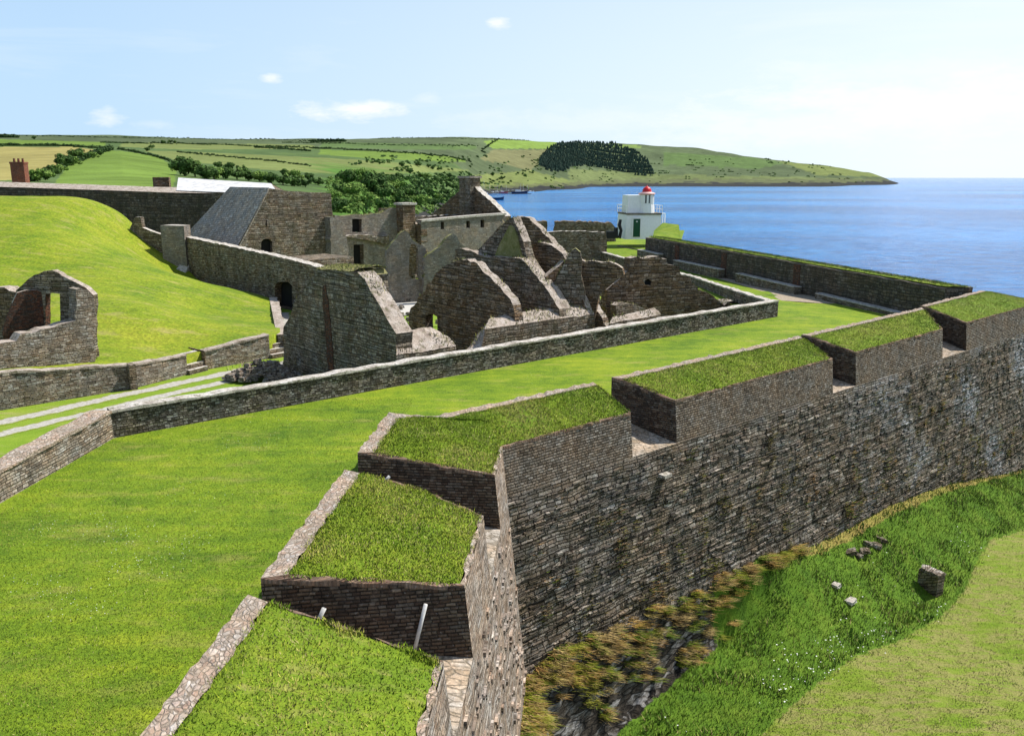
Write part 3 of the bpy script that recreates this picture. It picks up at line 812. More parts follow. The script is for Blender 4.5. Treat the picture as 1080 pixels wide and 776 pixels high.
# path on the lawn
def ribbon(name, pxs, z, mat, kind='structure', jit=0):
    mbp = MB(); L = []
    for a, b in pxs:
        q = []
        for c in (a, b):
            g = P(c[0], c[1], 0); g = P(c[0], c[1], lawn_z(g.x, g.y)); g.z = lawn_z(g.x, g.y)+z; q.append(g)
        L.append(q)
    for (a, b), (c, d) in zip(L[:-1], L[1:]): mbp.quad([a, b, d, c])
    o = mbp.build(name, mat, None, False); o['kind'] = kind; return o
# lawns end in a worn path parallel to the steps
ribbon('gravel_path', [((724, 287), (745, 287)), ((750, 292), (772, 291.5)), ((780, 300), (812, 301)), ((812, 309), (850, 310)), ((823, 316), (870, 315.5)), ((872, 320), (905, 320))], .02, M['earth'])

lp = []
while len(lp) < 110000:
    y = 8.5+26*random.random()**1.5; x = random.uniform(-.62*y-1, -3.3)
    if y > 27 and x > -3: continue
    if x > iline(min(y, 26.5))[0]-.05 or x < -14.3: continue
    lp.append((x, y, .0))
blades('lawn_grass', np.array(lp), .018, .05, .008, [(.080,.145,.010),(.13,.205,.012),(.19,.25,.018),(.25,.28,.04)], None, 1.2, kind='stuff', straw=.05, colnoise=.6, strawc=(.36,.33,.12))
dp_ = MB()
for cx, cy, n_ in ((120,560,60),(190,575,40),(150,600,40),(260,470,50),(90,640,40),(60,560,30),(200,520,30),(300,440,30),(30,620,30),(560,400,30)):
    for _ in range(n_):
        q = P(cx+random.gauss(0, 22), cy+random.gauss(0, 9), 0)
        if q.x > iline(min(q.y, 26.5))[0]-.1 and q.y < 27: continue
        r = random.uniform(.006, .013); z = .05+random.random()*.02
        dp_.quad([(q.x+r*math.cos(t), q.y+r*math.sin(t), z) for t in (0, 1.26, 2.51, 3.77, 5.03)])
o = dp_.build('daisies', flat_mat('daisy', (.75,.75,.66), .6, .1), None, weld=False); o['kind'] = 'stuff'

# ================================================================== DITCH
def lerp_tab(x, tab):
    if x <= tab[0][0]: return tab[0][1]
    for (a, b), (c, d) in zip(tab[:-1], tab[1:]):
        if x <= c: return b+(d-b)*(x-a)/(c-a)
    return tab[-1][1]
ss = lambda a, b, x: (lambda t: t*t*(3-2*t))(max(0, min(1, (x-a)/(b-a))))
BASE = [(-40,-6.6),(0,-6.6),(2.3,-6.15),(7,-6.15),(10,-6.15),(13.4,-6.5),(18,-7.2),(26,-7.25),(32,-7.75),(44,-9.6),(60,-10.6)]
def ditch_uv(x, y):
    p = Vector((x, y)); u = (p-K).dot(d2); w2 = (p-K).dot(n2); w1 = (p-K).dot(n1)
    v = (p-K).dot(d1)
    w = w2 if (u > 0 and w2 > 0 and not (v < 0 and w1 < w2)) else (w1 if v < 0 else (p-K).length)
    return u, w, w1, w2
def ditch_z(x, y):
    u, w, w1, w2 = ditch_uv(x, y)
    zb = lerp_tab(u, BASE); zf = -9.3+.5*ss(3, 9, u)*(1-ss(12, 20, u))-.012*max(0, u)-.25*ss(4, 12, w)
    w0 = 1.3 if u < -1 else lerp_tab(u, [(-1,1.1),(2,.65),(8,.5),(14,.7)])
    wd_ = lerp_tab(u, [(-2,1.6),(4,1.15),(9,.75),(14,.8)])
    steep = zb+(zf-zb)*ss(w0, w0+wd_, w)
    soft = zb+(zf-zb)*ss(.6, 4.6, w)
    k = ss(10, 16, u)
    z = steep*(1-k)+soft*k
    r = (1-k)*ss(w0-.2, w0+.3, w)*(1-ss(w0+wd_-.1, w0+wd_+.45, w))*(1-ss(8.5, 11.5, u))
    z += .10*noise.noise((x*.5, y*.5, 1)) + .05*noise.noise((x*2, y*2, 2))
    if r > 0:
        q = noise.noise((x*.9, y*.9, 4))*1.2+z*1.3
        z += r*(.40*noise.noise((x*1.1, y*1.1, 4)) + .30*abs(noise.noise((x*2.3, y*2.3, 4))) + .16*((q*3) % 1.0) - .1)
    return z, r
mown_line = [P(x, y, -9.5).xy for x, y in ((640, 960), (740, 850), (815, 776), (860, 735), (905, 703), (950, 678), (990, 652), (1018, 620), (1030, 590), (1045, 568), (1090, 552), (1200, 545))]
def mown_d(x, y):
    p = Vector((x, y)); best = 1e9; sg = 1
    for a, b in zip(mown_line[:-1], mown_line[1:]):
        t = (b-a); k = max(0, min(1, (p-a).dot(t)/t.length_squared)); q = a+t*k
        d = (p-q).length
        if d < best: best = d; sg = 1 if t.x*(p.y-a.y)-t.y*(p.x-a.x) < 0 else -1
    return best*sg
def ditch():
    us = np.concatenate([np.arange(-30, -6, 1.5), np.arange(-6, 14, .12), np.arange(14, 36, .3), np.arange(36, 75, 1.0)])
    wsx = np.concatenate([np.arange(-.6, 4, .12), np.arange(4, 7, .25), np.arange(7, 16, .6), np.arange(16, 50, 3)])
    vs = []; fs = []; cols = []; rows = []
    for u in us:
        for w in wsx:
            if u >= 0: p = K+d2*u+n2*w
            else:
                # fan round the corner, then along the near facet
                if w > -.6: p = K+d1*u*1.0+(n2*.5+n1*.5).lerp(n1, min(1, -u/6))*w + (n2*w*(1-min(1, -u/6))*.5+n1*0)
                else: p = K+d1*u+n1*w
            z, r = ditch_z(p.x, p.y); vs.append((p.x, p.y, z))
            md = mown_d(p.x, p.y)
            uu, ww, _, _ = ditch_uv(p.x, p.y)
            m = max(0, min(1, .5+md/.5))
            s = (1-ss(.9, 1.7, ww))*ss(12, 17, uu) + (1-ss(5, 8, uu))*(1-ss(1.0, 1.7, ww))
            cols.append((m, r, s, 1))
    nw = len(wsx)
    for i in range(len(us)-1):
        for j in range(nw-1):
            a = i*nw+j; fs.append((a, a+1, a+nw+1, a+nw))
    me = bpy.data.meshes.new('ditch_ground'); me.from_pydata(vs, [], fs); me.update()
    at = me.color_attributes.new('Mask', 'FLOAT_COLOR', 'POINT'); at.data.foreach_set('color', np.array(cols, np.float32).ravel())
    me.polygons.foreach_set('use_smooth', [True]*len(me.polygons))
    n = N('ditch_surface'); o = n.tc('Object')
    mk = n.add('ShaderNodeVertexColor', layer_name='Mask').outputs[0]; sp3 = n.add('ShaderNodeSeparateColor'); n.put(sp3.inputs[0], mk)
    f1 = n.noise(o, .9, 6, .65); f2 = n.noise(o, 18, 4, .75); f3 = n.noise(n.map(o, (.35, 1.6, 1), rot=(0,0,-.72)), 1.2, 5, .65); f4 = n.noise(o, .28, 4, .6)
    g = n.ramp(f1, [(.3, (.06,.125,.012)), (.5, (.09,.17,.014)), (.7, (.13,.20,.02))])
    mo = n.ramp(n.math('ADD', n.math('MULTIPLY', f3, .55), n.math('MULTIPLY', f4, .45)), [(.38, (.13,.205,.014)), (.46, (.175,.225,.03)), (.52, (.23,.215,.07)), (.57, (.165,.23,.025)), (.66, (.25,.20,.09))])
    rv = n.map(o, (1,.55,3.2), rot=(.4,.2,.6))
    rn = n.noise(rv, 3.0, 8, .75); crk = n.voro(rv, 1.6, 'DISTANCE_TO_EDGE', 'Distance'); ccl = n.voro(rv, 1.6, 'F1', 'Color')
    scl = n.add('ShaderNodeSeparateColor'); n.put(scl.inputs[0], ccl)
    rk = n.ramp(n.math('ADD', n.math('MULTIPLY', rn, .75), n.math('MULTIPLY', scl.outputs[0], .25)), [(.36, (.022,.019,.016)), (.50, (.07,.058,.045)), (.58, (.14,.13,.115)), (.68, (.32,.31,.30))])
    rk = n.mix(n.ramp(crk, [(.0, 1), (.10, 0)]), rk, (.012,.011,.010))
    stw = n.ramp(f1, [(.3, (.30,.20,.07)), (.7, (.26,.25,.05))])
    jag = n.math('MULTIPLY', n.math('SUBTRACT', n.noise(o, 2.5, 5, .7), .5), 1.0)
    def edge(ch): return n.ramp(n.math('ADD', sp3.outputs[ch], jag), [(.42, 0), (.58, 1)])
    col = n.mix(edge(0), g, mo); col = n.mix(edge(2), col, stw); 
    rke = edge(1); 
    col = n.mix(1, col, n.ramp(f2, [(.3, .6), (.5, 1), (.72, 1.4)]), 'MULTIPLY')
    col = n.mix(rke, col, rk)
    n.out(col, .9, n.bump(n.math('ADD', n.math('MULTIPLY', f2, .5), n.math('ADD', n.math('MULTIPLY', f1, .8), n.math('MULTIPLY', rn, n.math('MULTIPLY', rke, 3.0)))), .8, .08), .12)
    o = link_mesh('ditch_ground', me, n.mat); o['kind'] = 'structure'
    return o
dg = ditch()
def scatter_ditch(n, u0, u1, w0, w1, test):
    out = []
    while len(out) < n:
        u = random.uniform(u0, u1); w = random.uniform(w0, w1)
        p = K+d2*u+n2*w if u >= 0 else K+d1*u+n1*w+n2*max(0, (u+6)/6)*w*.4
        z, r = ditch_z(p.x, p.y)
        uu, ww, _, _ = ditch_uv(p.x, p.y)
        if test(uu, ww, r, p): out.append((p.x, p.y, z))
    return np.array(out)
mtest = lambda p: mown_d(p.x, p.y)+random.gauss(0, .22) < 0
pts = scatter_ditch(60000, -6, 46, .7, 11, lambda u, w, r, p: r < .3 and w > .75 and (w > .95 or u > 8) and mtest(p))
blades('verge_grass', pts,   .05, .19, .013, [(.07,.155,.010),(.115,.21,.012),(.165,.255,.016),(.22,.28,.03)], None, .7, kind='stuff', straw=.05, colnoise=.7)
pts = []
while len(pts) < 24000:
    q = P(random.uniform(740, 1100), random.uniform(540, 790), -9.5)
    if mown_d(q.x, q.y) < random.gauss(.0, .28): continue
    pts.append((q.x, q.y, ditch_z(q.x, q.y)[0]))
blades('field_grass', np.array(pts), .02, .065, .012, [(.16,.23,.016),(.21,.25,.025),(.33,.27,.10),(.19,.25,.022),(.38,.29,.14)], None, 1.2, kind='stuff', straw=.2, colnoise=.8, strawc=(.33,.26,.13))
pts = scatter_ditch(7500, -5, 46, .9, 11, lambda u, w, r, p: r < .3 and (w > 1.2 or u > 9) and mown_d(p.x, p.y) < -.1 and noise.noise((p.x*.7, p.y*.7, 12)) > .12)
blades('tall_weeds', pts, .09, .27, .024, [(.08,.18,.015),(.12,.22,.02),(.18,.28,.03),(.24,.29,.05)], None, .9, kind='stuff', straw=.12, colnoise=1.2)
# shaggy hanging grass on the ledge at the wall foot
cen = scatter_ditch(430, -7, 16.5, .72, 3.4, lambda u, w, r, p: (w < 1.15+.4*noise.noise((u*.8, 0, 7))+.35*random.random()-.02*max(0, u)) and (noise.noise((p.x*.9, p.y*.9, 9)) > -.18 or w < 1.0))
tuss = [[(.26,.26,.03),(.20,.23,.02)], [(.42,.26,.07),(.36,.21,.05),(.28,.24,.04)], [(.16,.22,.02),(.12,.18,.02)], [(.38,.30,.09),(.44,.32,.13)], [(.30,.17,.06),(.36,.24,.07)]]
groups = [[] for _ in tuss]
for c in cen:
    g_ = groups[int((noise.noise((c[0]*.7, c[1]*.7, 2))*1.3+.5+random.gauss(0, .18))*4.99) % 5]
    R_ = random.uniform(.10, .26)
    for _ in range(random.randint(50, 110)): g_.append((c[0]+random.gauss(0, R_*.6), c[1]+random.gauss(0, R_*.6), c[2]+random.uniform(-.02, .14)))
dr = np.array([n2.x*.75, n2.y*.75, -.75])
for g_, cl_ in zip(groups, tuss):
    if len(g_): blades('ledge_grass', np.array(g_), .22, .62, .015, cl_, None, .55, drop=dr, kind='stuff', straw=.15, strawc=(.40,.28,.12), colnoise=2.0)
# small plants rooted in the joints of the rampart face
pp = []
for k in range(260):
    u = random.uniform(1, 44); v = random.random()**.7
    zt = -1.0; zb = lerp_tab(u, BASE); z = zt+(zb-zt)*v
    if noise.noise((u*.25, z*.5, 3)) < -.1 and k > 40: continue
    q = K+d2*u+n2*(BAT*(1-z)+.03)
    m = random.randint(15, 70); sp_r = random.uniform(.05, .17)
    for _ in range(m):
        g1, g2 = random.gauss(0, sp_r), random.gauss(0, sp_r*1.6)
        pp.append((q.x+d2.x*g1+n2.x*.03, q.y+d2.y*g1+n2.y*.03, z+g2))
blades('wall_plants', np.array(pp), .08, .30, .018, [(.17,.18,.03),(.30,.21,.07),(.13,.20,.02),(.36,.22,.09)], None, .4, drop=np.array([n2.x*.7, n2.y*.7, -.6]), kind='stuff', straw=.3, colnoise=.6)
# ivy clump by the third embrasure
# white flowers in the long grass
fl = []
for cx, cy, nn_ in ((905, 640, 4), (880, 690, 22), (1020, 575, 14), (1050, 640, 0), (945, 615, 6), (700, 770, 3), (820, 730, 16), (860, 718, 22), (930, 672, 20), (985, 640, 10), (845, 705, 10)):
    for _ in range(int(nn_*1.1)): 
        q = P(cx+random.gauss(0, 13), cy+random.gauss(0, 8), -9.2); fl.append((q.x, q.y, ditch_z(q.x, q.y)[0]))
mf = MB()
for x, y, z in fl:
    r = random.uniform(.014, .034); zz = z+random.uniform(.14, .24); a = random.random()*6
    mf.quad([(x+r*math.cos(a+t), y+r*math.sin(a+t), zz+random.uniform(-.01,.015)) for t in (0, 1.26, 2.51, 3.77, 5.03)])
o = mf.build('white_flowers', flat_mat('petal', (.75,.76,.68), .6, .1)); o['kind'] = 'stuff'
# fallen stones
def rock(name, c, size, label, seed, mat='stoneblock', rz=0, cat='stone', group=None, tilt=0):
    bm = bmesh.new(); bmesh.ops.create_cube(bm, size=1)
    bmesh.ops.subdivide_edges(bm, edges=bm.edges, cuts=3, use_grid_fill=True)
    for v in bm.verts:
        p = v.co.copy(); k = noise.noise_vector(p*1.9+Vector((seed*3.1, seed, 0)))
        v.co += k*(.16 if name != 'block' else .07); v.co = Vector((v.co.x*size[0], v.co.y*size[1], v.co.z*size[2]))
        v.co.z += v.co.x*tilt
    bm.normal_update()
    uvl = bm.loops.layers.uv.new('UVMap')
    for f in bm.faces:
        for l in f.loops:
            q = l.vert.co; l[uvl].uv = (q.x+q.y, q.z+q.y*.5) if abs(f.normal.z) < .7 else (q.x, q.y)
    me = bpy.data.meshes.new(name); bm.to_mesh(me); bm.free()
    o = bpy.data.objects.new(name, me); COL.objects.link(o); me.materials.append(M[mat]); o.location = c; o.rotation_euler.z = rz
    if label: tag(o, label, cat, group)
    return o
for k, (px, py, sx_, sy_, sz_, tl) in enumerate(((908, 583, .5, .4, .25, .2), (922, 588, .7, .45, .22, -.15), (934, 592, .45, .4, .3, .1), (928, 573, .55, .35, .3, .3), (915, 594, .4, .3, .2, 0), (940, 584, .4, .35, .25, -.3))):
    q = P(px, py, -8.3); z = ditch_z(q.x, q.y)[0]
    q = P(px, py, z); z = ditch_z(q.x, q.y)[0]
    rock('fallen_stone', (q.x-n2.x*.5, q.y-n2.y*.5, ditch_z(q.x-n2.x*.5, q.y-n2.y*.5)[0]+.05), (sx_, sy_, sz_*.7), 'broken grey stone in the small heap at the foot of the rampart wall', k, rz=k*1.3, group='stones in the heap below the rampart', tilt=tl, mat='ruin')
for k, (px, py, lab) in enumerate(((897, 641, 'flat pale stone lying in the ditch grass'), (880, 637, 'smaller flat pale stone just beside the other one in the grass'))):
    q = P(px, py, -8.9); z = ditch_z(q.x, q.y)[0]
    rock('flat_stone', (q.x, q.y, z+.12), (.5-.15*k, .3, .16), lab, 20+k, 'cap_pale', rz=.7)
q = P(984, 612, -8.9); z = ditch_z(q.x, q.y)[0]
pil = MB()
pil.box((0, 0, -.3), (.55, 1.0, 1.25), 0, 0, .08)
ang = math.atan2(d2.y, d2.x)-.25
po = empty('stone_stump', (q.x+.1, q.y+.35, z), 'squat ruined stone stump standing in the long ditch grass', 'stone stump')
b1 = rock('block', (0, 0, .40), (.5, 1.0, 1.15), None, 31, 'ruin', ang); b1.parent = po
for k in range(3):
    b2 = rock('capstone', (random.uniform(-.06, .06)+(-.32, 0, .32)[k]*-math.sin(ang), (-.32, 0, .32)[k]*math.cos(ang), 1.0), (.5, .36, .16), None, 32+k, 'rubble_lit', ang+k*.3); b2.parent = po

# ================================================================== YARD: TERRACE WALLS, PATH, MOUND
L_a = P(-150, 458, ZI).xy; L_b = P(140, 410, ZI).xy; L_c = P(198, 395, ZI).xy; L_d = P(217, 390, ZI).xy; L_e = P(285, 378, ZI).xy
tw = empty('retaining_wall', (L_b.x, L_b.y, ZI), 'low pale stone retaining wall curving below the grassy bank at the edge of the yard', 'retaining wall')
lowwall(tw, L_a, P(0, 433, ZI).xy, ZI, 1.8, .5, [M['rubble_lit'], M['cap']], 'wall_run', ha=2.2, amp=.05)
lowwall(tw, P(0, 433, ZI).xy, L_b, ZI, 1.25, .5, [M['rubble_lit'], M['cap']], 'wall_run', ha=1.8, amp=.05, u0=12)
pr = MB(); pr.box((L_b.x, L_b.y, ZI-.1), (.35, .7, 1.45), math.atan2(9.7, 12.1)); pr.build('pier', M['ruin'], tw)
lowwall(tw, L_b, L_c, ZI, 1.08, .5, [M['rubble_lit'], M['cap']], 'wall_run', ha=1.2, amp=.04, u0=22)
tw2 = empty('retaining_wall', (L_d.x, L_d.y, ZI), 'short pale stone retaining wall between the two flights of bank steps', 'retaining wall')
lowwall(tw2, L_d, L_e, ZI, 1.45, .5, [M['rubble_lit'], M['cap']], 'wall_run', ha=1.05, amp=.04, u0=30)
dL = (L_e-L_a).normalized(); nL = Vector((-dL.y, dL.x))
def steps(a, b, lab, n=4, rise=.26, run=.32):
    t = empty('stone_steps', (a.x, a.y, ZI), lab, 'stone steps')
    for k in range(n):
        p = a+nL*(run*k-.25); q = b+nL*(run*k-.25)
        st = MB(); st.prism([p, q, q+nL*(run+.02), p+nL*(run+.02)], ZI-.2, ZI+rise*(k+1)+.002*k, 0, 1)
        st.build('step', [M['ruin'], M['cap_pale']], t)
    ck = MB(); ck.prism([b, b+dL*.06, b+dL*.06+nL*1.8, b+nL*1.8], ZI-.3, ZI+1.12, 0); ck.build('side_wall', M['ruin_brown'], t)
steps(L_c, L_d, 'stone steps cutting through the retaining wall at the foot of the bank')
W2a = Vector((-32.4, 85.0)); W2b = Vector((-19.8, 72.7))
dW = (W2b-W2a).normalized()
steps(L_e, L_e+dL*1.3, 'stone steps at the end of the bank next to the doorway wall', 3)
# edging up the side of the bank towards the doorway
e_a = L_e+dL*1.5+nL*.3; e_b = Vector((P(292, 318, -1.3).x, P(292, 318, -1.3).y))
eg = lowwall(None, e_a, e_b, (ZI, -1.5), .5, .55, [M['rubble_lit'], M['cap']], 'edging_wall', ha=1.2, amp=.06)
tag(eg, 'narrow stone edging climbing the side of the bank to the doorway', 'edging wall')
# yard paths (two pale wheel tracks)
trk = MB()
def track(pxs, wpx):
    pts = [P(x, y, ZI).xy for x, y in pxs]
    out = []
    for i, p in enumerate(pts):
        t = (pts[min(i+1, len(pts)-1)]-pts[max(i-1, 0)]).normalized(); nn = Vector((-t.y, t.x))
        w = wpx+random.uniform(-.08, .08); out.append((p-nn*w/2, p+nn*w/2))
    for (a, b), (c, d) in zip(out[:-1], out[1:]):
        trk.quad([(a.x, a.y, ZI+.01), (c.x, c.y, ZI+.01), (d.x, d.y, ZI+.01), (b.x, b.y, ZI+.01)], [(0, 0), (1, 0), (1, 1), (0, 1)])
def dens(l, k=5): return [(l[i][0]+(l[i+1][0]-l[i][0])*j/k, l[i][1]+(l[i+1][1]-l[i][1])*j/k+random.uniform(-.4, .4)) for i in range(len(l)-1) for j in range(k)]+[l[-1]]
track(dens([(-120, 464), (0, 446), (100, 423), (200, 402), (260, 389), (300, 383), (345, 370), (380, 350)]), 1.15)
track(dens([(-120, 482), (0, 458), (100, 434), (200, 411), (260, 398), (300, 392), (350, 380)]), 1.0)
track(dens([(292, 330), (300, 345), (312, 372), (340, 385)]), 2.4)
n = N('track_gravel'); o_ = n.tc('Object'); uv_ = n.add('ShaderNodeSeparateXYZ'); n.put(uv_.inputs[0], n.tc('UV'))
e_ = n.math('ABSOLUTE', n.math('SUBTRACT', uv_.outputs[1], .5)); e_ = n.math('ADD', e_, n.math('MULTIPLY', n.math('SUBTRACT', n.noise(o_, 2.2, 5, .75), .5), .7))
gr_ = n.ramp(n.noise(o_, 5, 6, .75), [(.35, (.25,.235,.20)), (.5, (.38,.36,.32)), (.65, (.47,.45,.41))])
ms_ = n.ramp(n.noise(o_, 3, 5, .7), [(.35, (.16,.21,.018)), (.65, (.23,.25,.05))])
n.out(n.mix(n.ramp(e_, [(.30, 0), (.42, 1)]), gr_, ms_), .95, n.bump(n.noise(o_, 14, 5, .7), .6, .03), .1)
o = trk.build('gravel_track', n.mat); o['kind'] = 'structure'
# pale court between the ruins
ct = MB(); q = [P(x, y, ZI+.015) for x, y in ((372, 306), (440, 302), (452, 330), (395, 336))]; ct.quad(q)
o = ct.build('gravel_court', M['gravel']); o['kind'] = 'structure'

# mound: radial basis surface through estimated ground points
def gp(px, py, t):
    d = ray(px, py); return (d[0]*t, d[1]*t, CAMZ+d[2]*t)
L_0 = P(0, 433, ZI).xy
ctl = []
for a, z in ((L_a, .05), (L_0, -.28), (L_0.lerp(L_b, .5), -.58), (L_b, -.86), (L_c, -.98), (L_d, -.98), (L_e, -.62)):
    ctl.append((a.x, a.y, z)); ctl.append((a.x+nL.x*1.5, a.y+nL.y*1.5, z+.05))
ctl += [gp(20, 372, 46), gp(100, 372, 48), gp(100, 300, 62), gp(0, 300, 62), (-42, 55, 1.9), gp(200, 330, 60), gp(250, 320, 66), gp(160, 285, 70),
        gp(60, 245, 74), gp(-80, 250, 72), gp(0, 207, 84), gp(60, 207, 85), gp(100, 212, 86), gp(128, 227, 87), gp(150, 243, 88), gp(172, 262, 88), gp(197, 270, 87),
        gp(-100, 206, 84), gp(-250, 206, 84), (-34, 95, 1.0), (-50, 100, 3.5), (-80, 104, 5.5), (-24, 74, -.6), (-19.8, 71.7, -1.2), (-32, 83.5, -.3), gp(150, 320, 57), gp(60, 330, 55)]
ctl = np.array(ctl)
D0 = np.linalg.norm(ctl[:, None, :2]-ctl[None, :, :2], axis=2)
phi = lambda r: np.sqrt(r*r+16)
A = np.zeros((len(ctl)+3,)*2); A[:-3, :-3] = phi(D0)+np.eye(len(ctl))*-.15; A[:-3, -3] = 1; A[:-3, -2:] = ctl[:, :2]; A[-3:, :-3] = A[:-3, -3:].T
sol = np.linalg.solve(A, np.concatenate([ctl[:, 2], [0, 0, 0]]))
def mound_z(x, y):
    r = np.hypot(ctl[:, 0]-x, ctl[:, 1]-y)
    return float(phi(r) @ sol[:-3] + sol[-3] + sol[-2]*x + sol[-1]*y)
def bilin_edge(l, s):
    tot = [0]
    for a, b in zip(l[:-1], l[1:]): tot.append(tot[-1]+(b-a).length)
    x = s*tot[-1]
    for i in range(len(l)-1):
        if x <= tot[i+1]+1e-9: return l[i].lerp(l[i+1], (x-tot[i])/(tot[i+1]-tot[i]))
    return l[-1]
bot = [L_a+nL*.3-dL*8, L_0+nL*.3, L_b+nL*.3, L_c+nL*.35, L_d+nL*.35, L_e+nL*.25+dL*.2, L_e+dL*1.45+nL*.9]
top = [Vector((-95, 104)), Vector((-62, 102)), W2a+Vector((0, -.1)), Vector((e_b.x, e_b.y))]
mb = MB(); NS, NR = 110, 90
G = [[None]*(NR+1) for _ in range(NS+1)]
for i in range(NS+1):
    for j in range(NR+1):
        s, r = i/NS, j/NR
        a, b = bilin_edge(bot, s), bilin_edge(top, s); p = a.lerp(b, r)
        z = mound_z(p.x, p.y)
        k = min(1, r/.04)
        z = z*k + (1-k)*min(z, mound_z(a.x, a.y))
        z += .10*noise.noise((p.x*.25, p.y*.25, 0))+.04*noise.noise((p.x*.8, p.y*.8, 2))
        G[i][j] = (p.x, p.y, z)
for i in range(NS):
    for j in range(NR): mb.quad([G[i][j], G[i+1][j], G[i+1][j+1], G[i][j+1]])
# close the sides down to the yard
for i in range(NS):
    a, b = G[i][0], G[i+1][0]; mb.quad([a, b, (b[0], b[1], ZI-.3), (a[0], a[1], ZI-.3)])
for j in range(NR):
    a, b = G[NS][j], G[NS][j+1]; mb.quad([a, b, (b[0], b[1], ZI-.3), (a[0], a[1], ZI-.3)])
o = mb.build('grass_mound', M['mound'], None, True); o['kind'] = 'structure'

# rubble heap beside the track
hq = P(262, 404, ZI)
hp = MB()
for k in range(150):
    a = random.random()*6.28; r = random.random()**.6; hgt = (1-r)*1.05
    x = hq.x+.6+math.cos(a)*r*2.1; y = hq.y+.8+math.sin(a)*r*1.1
    hp.box((x, y, ZI+.1+hgt*random.uniform(.4, 1)), (random.uniform(.2, .5), random.uniform(.2, .4), random.uniform(.12, .28)), random.random()*3, 0, .2)
hm = MB(); hm.lathe((hq.x+.6, hq.y+.8, ZI), [(2.2, 0), (1.5, .55), (.8, .95), (0, 1.1)], 14)
o = hp.build('rubble_heap', M['rubble_lit'], None, weld=False); tag(o, 'heap of brown rubble with dry weeds beside the gravel track', 'rubble heap', kind='stuff')
hh = np.array([(hq.x+.6+random.gauss(0, .9), hq.y+1.1+random.gauss(0, .4), ZI+.65+random.uniform(-.3, .3)) for _ in range(260)])
blades('dry_weeds', hh, .08, .28, .025, [(.33,.26,.14),(.24,.22,.08),(.40,.32,.2)], None, .8, kind='stuff')

# ---------------------------------------------------------------- ruined arch
ab = empty('ruined_arch', tuple(P(60, 386, -.8)), 'ruined stone building end with arched recess and window hole on the green bank', 'ruin')
Aq = P(100, 386, -.92).xy
Dn = dL
f3m = [M['rubble_lit'], M['cap'], M['brick']]
pxwall('front_wall', Aq, Dn, [(-30, 368), (-20, 365), (0, 362), (17, 360), (22, 352), (36, 351), (44, 347), (58, 345), (64, 342), (80, 338), (81, 318), (80, 305), (85, 304), (92, 306), (99, 314), (101, 330), (101, 386)], .9, f3m, ab, base=-1.6, amp=.05, step=.3)
Bq = Aq + nL*.95 + dL*.1; Dg = Vector((.985, -.17)).normalized()
pxwall('gable_wall', Bq, Dg, [(-2, 352), (8, 335), (14, 318), (17, 306), (23, 301), (29, 295), (36, 290), (46, 286), (55, 285), (62, 288), (72, 294), (80, 298), (90, 303), (98, 311), (98, 360)], .4, [M['ruin'], M['cap'], M['brick']], ab,
       holes=[[(48, 346), (48, 310), (56, 309), (63, 310), (64, 344)]], base=-.6, amp=.06, step=.3)
# brick-lined side of the recess, running forward from the gable wall
cs, cz_ = V(17, 306, Bq, Dg); c0 = Bq+Dg*cs
q46 = Bq+Dg*V(46, 330, Bq, Dg)[0]; q46 = q46-Vector((-Dg.y, Dg.x))*.02
pxwall('recess_wall', q46, Vector((.80, .60)), [(46, 356), (46, 309), (38, 306), (28, 306), (18, 309), (13, 320), (7, 336), (3, 352)], .3, [M['brick'], M['cap']], ab, base=-.6, amp=.03)
slab('side_wall', c0, Vector((-.93, .36)).normalized()*-1, [(-2.6, -.6), (-2.6, 2.8), (-1.2, 3.1), (-.1, 2.9), (-.1, -.6)], .8, [M['ruin_brown'], M['cap']], ab, amp=.08)

# ---------------------------------------------------------------- doorway wall (W2)
dw = empty('doorway_wall', (W2b.x, W2b.y, ZI), 'tall dark stone wall with a square doorway at the end of the track', 'stone wall')
ol = [V(199, 250, W2a, dW), V(290, 270, W2a, dW), V(345, 284, W2a, dW), V(365, 288, W2a, dW)]
s_end = ol[-1][0]
ol[0] = (-.2, ol[0][1])
hole = [V(290, 326, W2a, dW), V(290, 301, W2a, dW), V(293, 297.5, W2a, dW), V(304, 297.5, W2a, dW), V(308, 301, W2a, dW), V(308, 326, W2a, dW)]
zd = min(h[1] for h in hole); hole = [(a, max(b, ZI+.1)) for a, b in hole]
slab('wall_run', W2a, dW, ol+[(s_end, ZI-.4), (-.2, ZI-.4)], .9, [M['ruin'], M['cap_pale'], M['ruin_brown']], dw, [hole], amp=.04)
nW = Vector((-dW.y, dW.x))
if nW.y < 0: nW = -nW
ha, hb_ = hole[0][0]-.8, hole[-1][0]+.8
rm_ = MB(); qa, qb = W2a+dW*ha+nW*.92, W2a+dW*hb_+nW*.92
rm_.prism([qa, qb, qb+nW*5, qa+nW*5], ZI-.2, 2.2, 0); 
room = rm_.build('passage', M['ruin'], dw)  # closed box added behind the doorway so the opening stays dark
rm_ = MB(); rm_.prism([qa+dW*.3+nW*-.3, qb-dW*.3+nW*-.3, qb-dW*.3+nW*.05, qa+dW*.3+nW*.05], ZI-.1, 1.0, 0); rm_.build('dark_doorway', M['dark'], dw)  # near-black sheet painted as the shade within the doorway
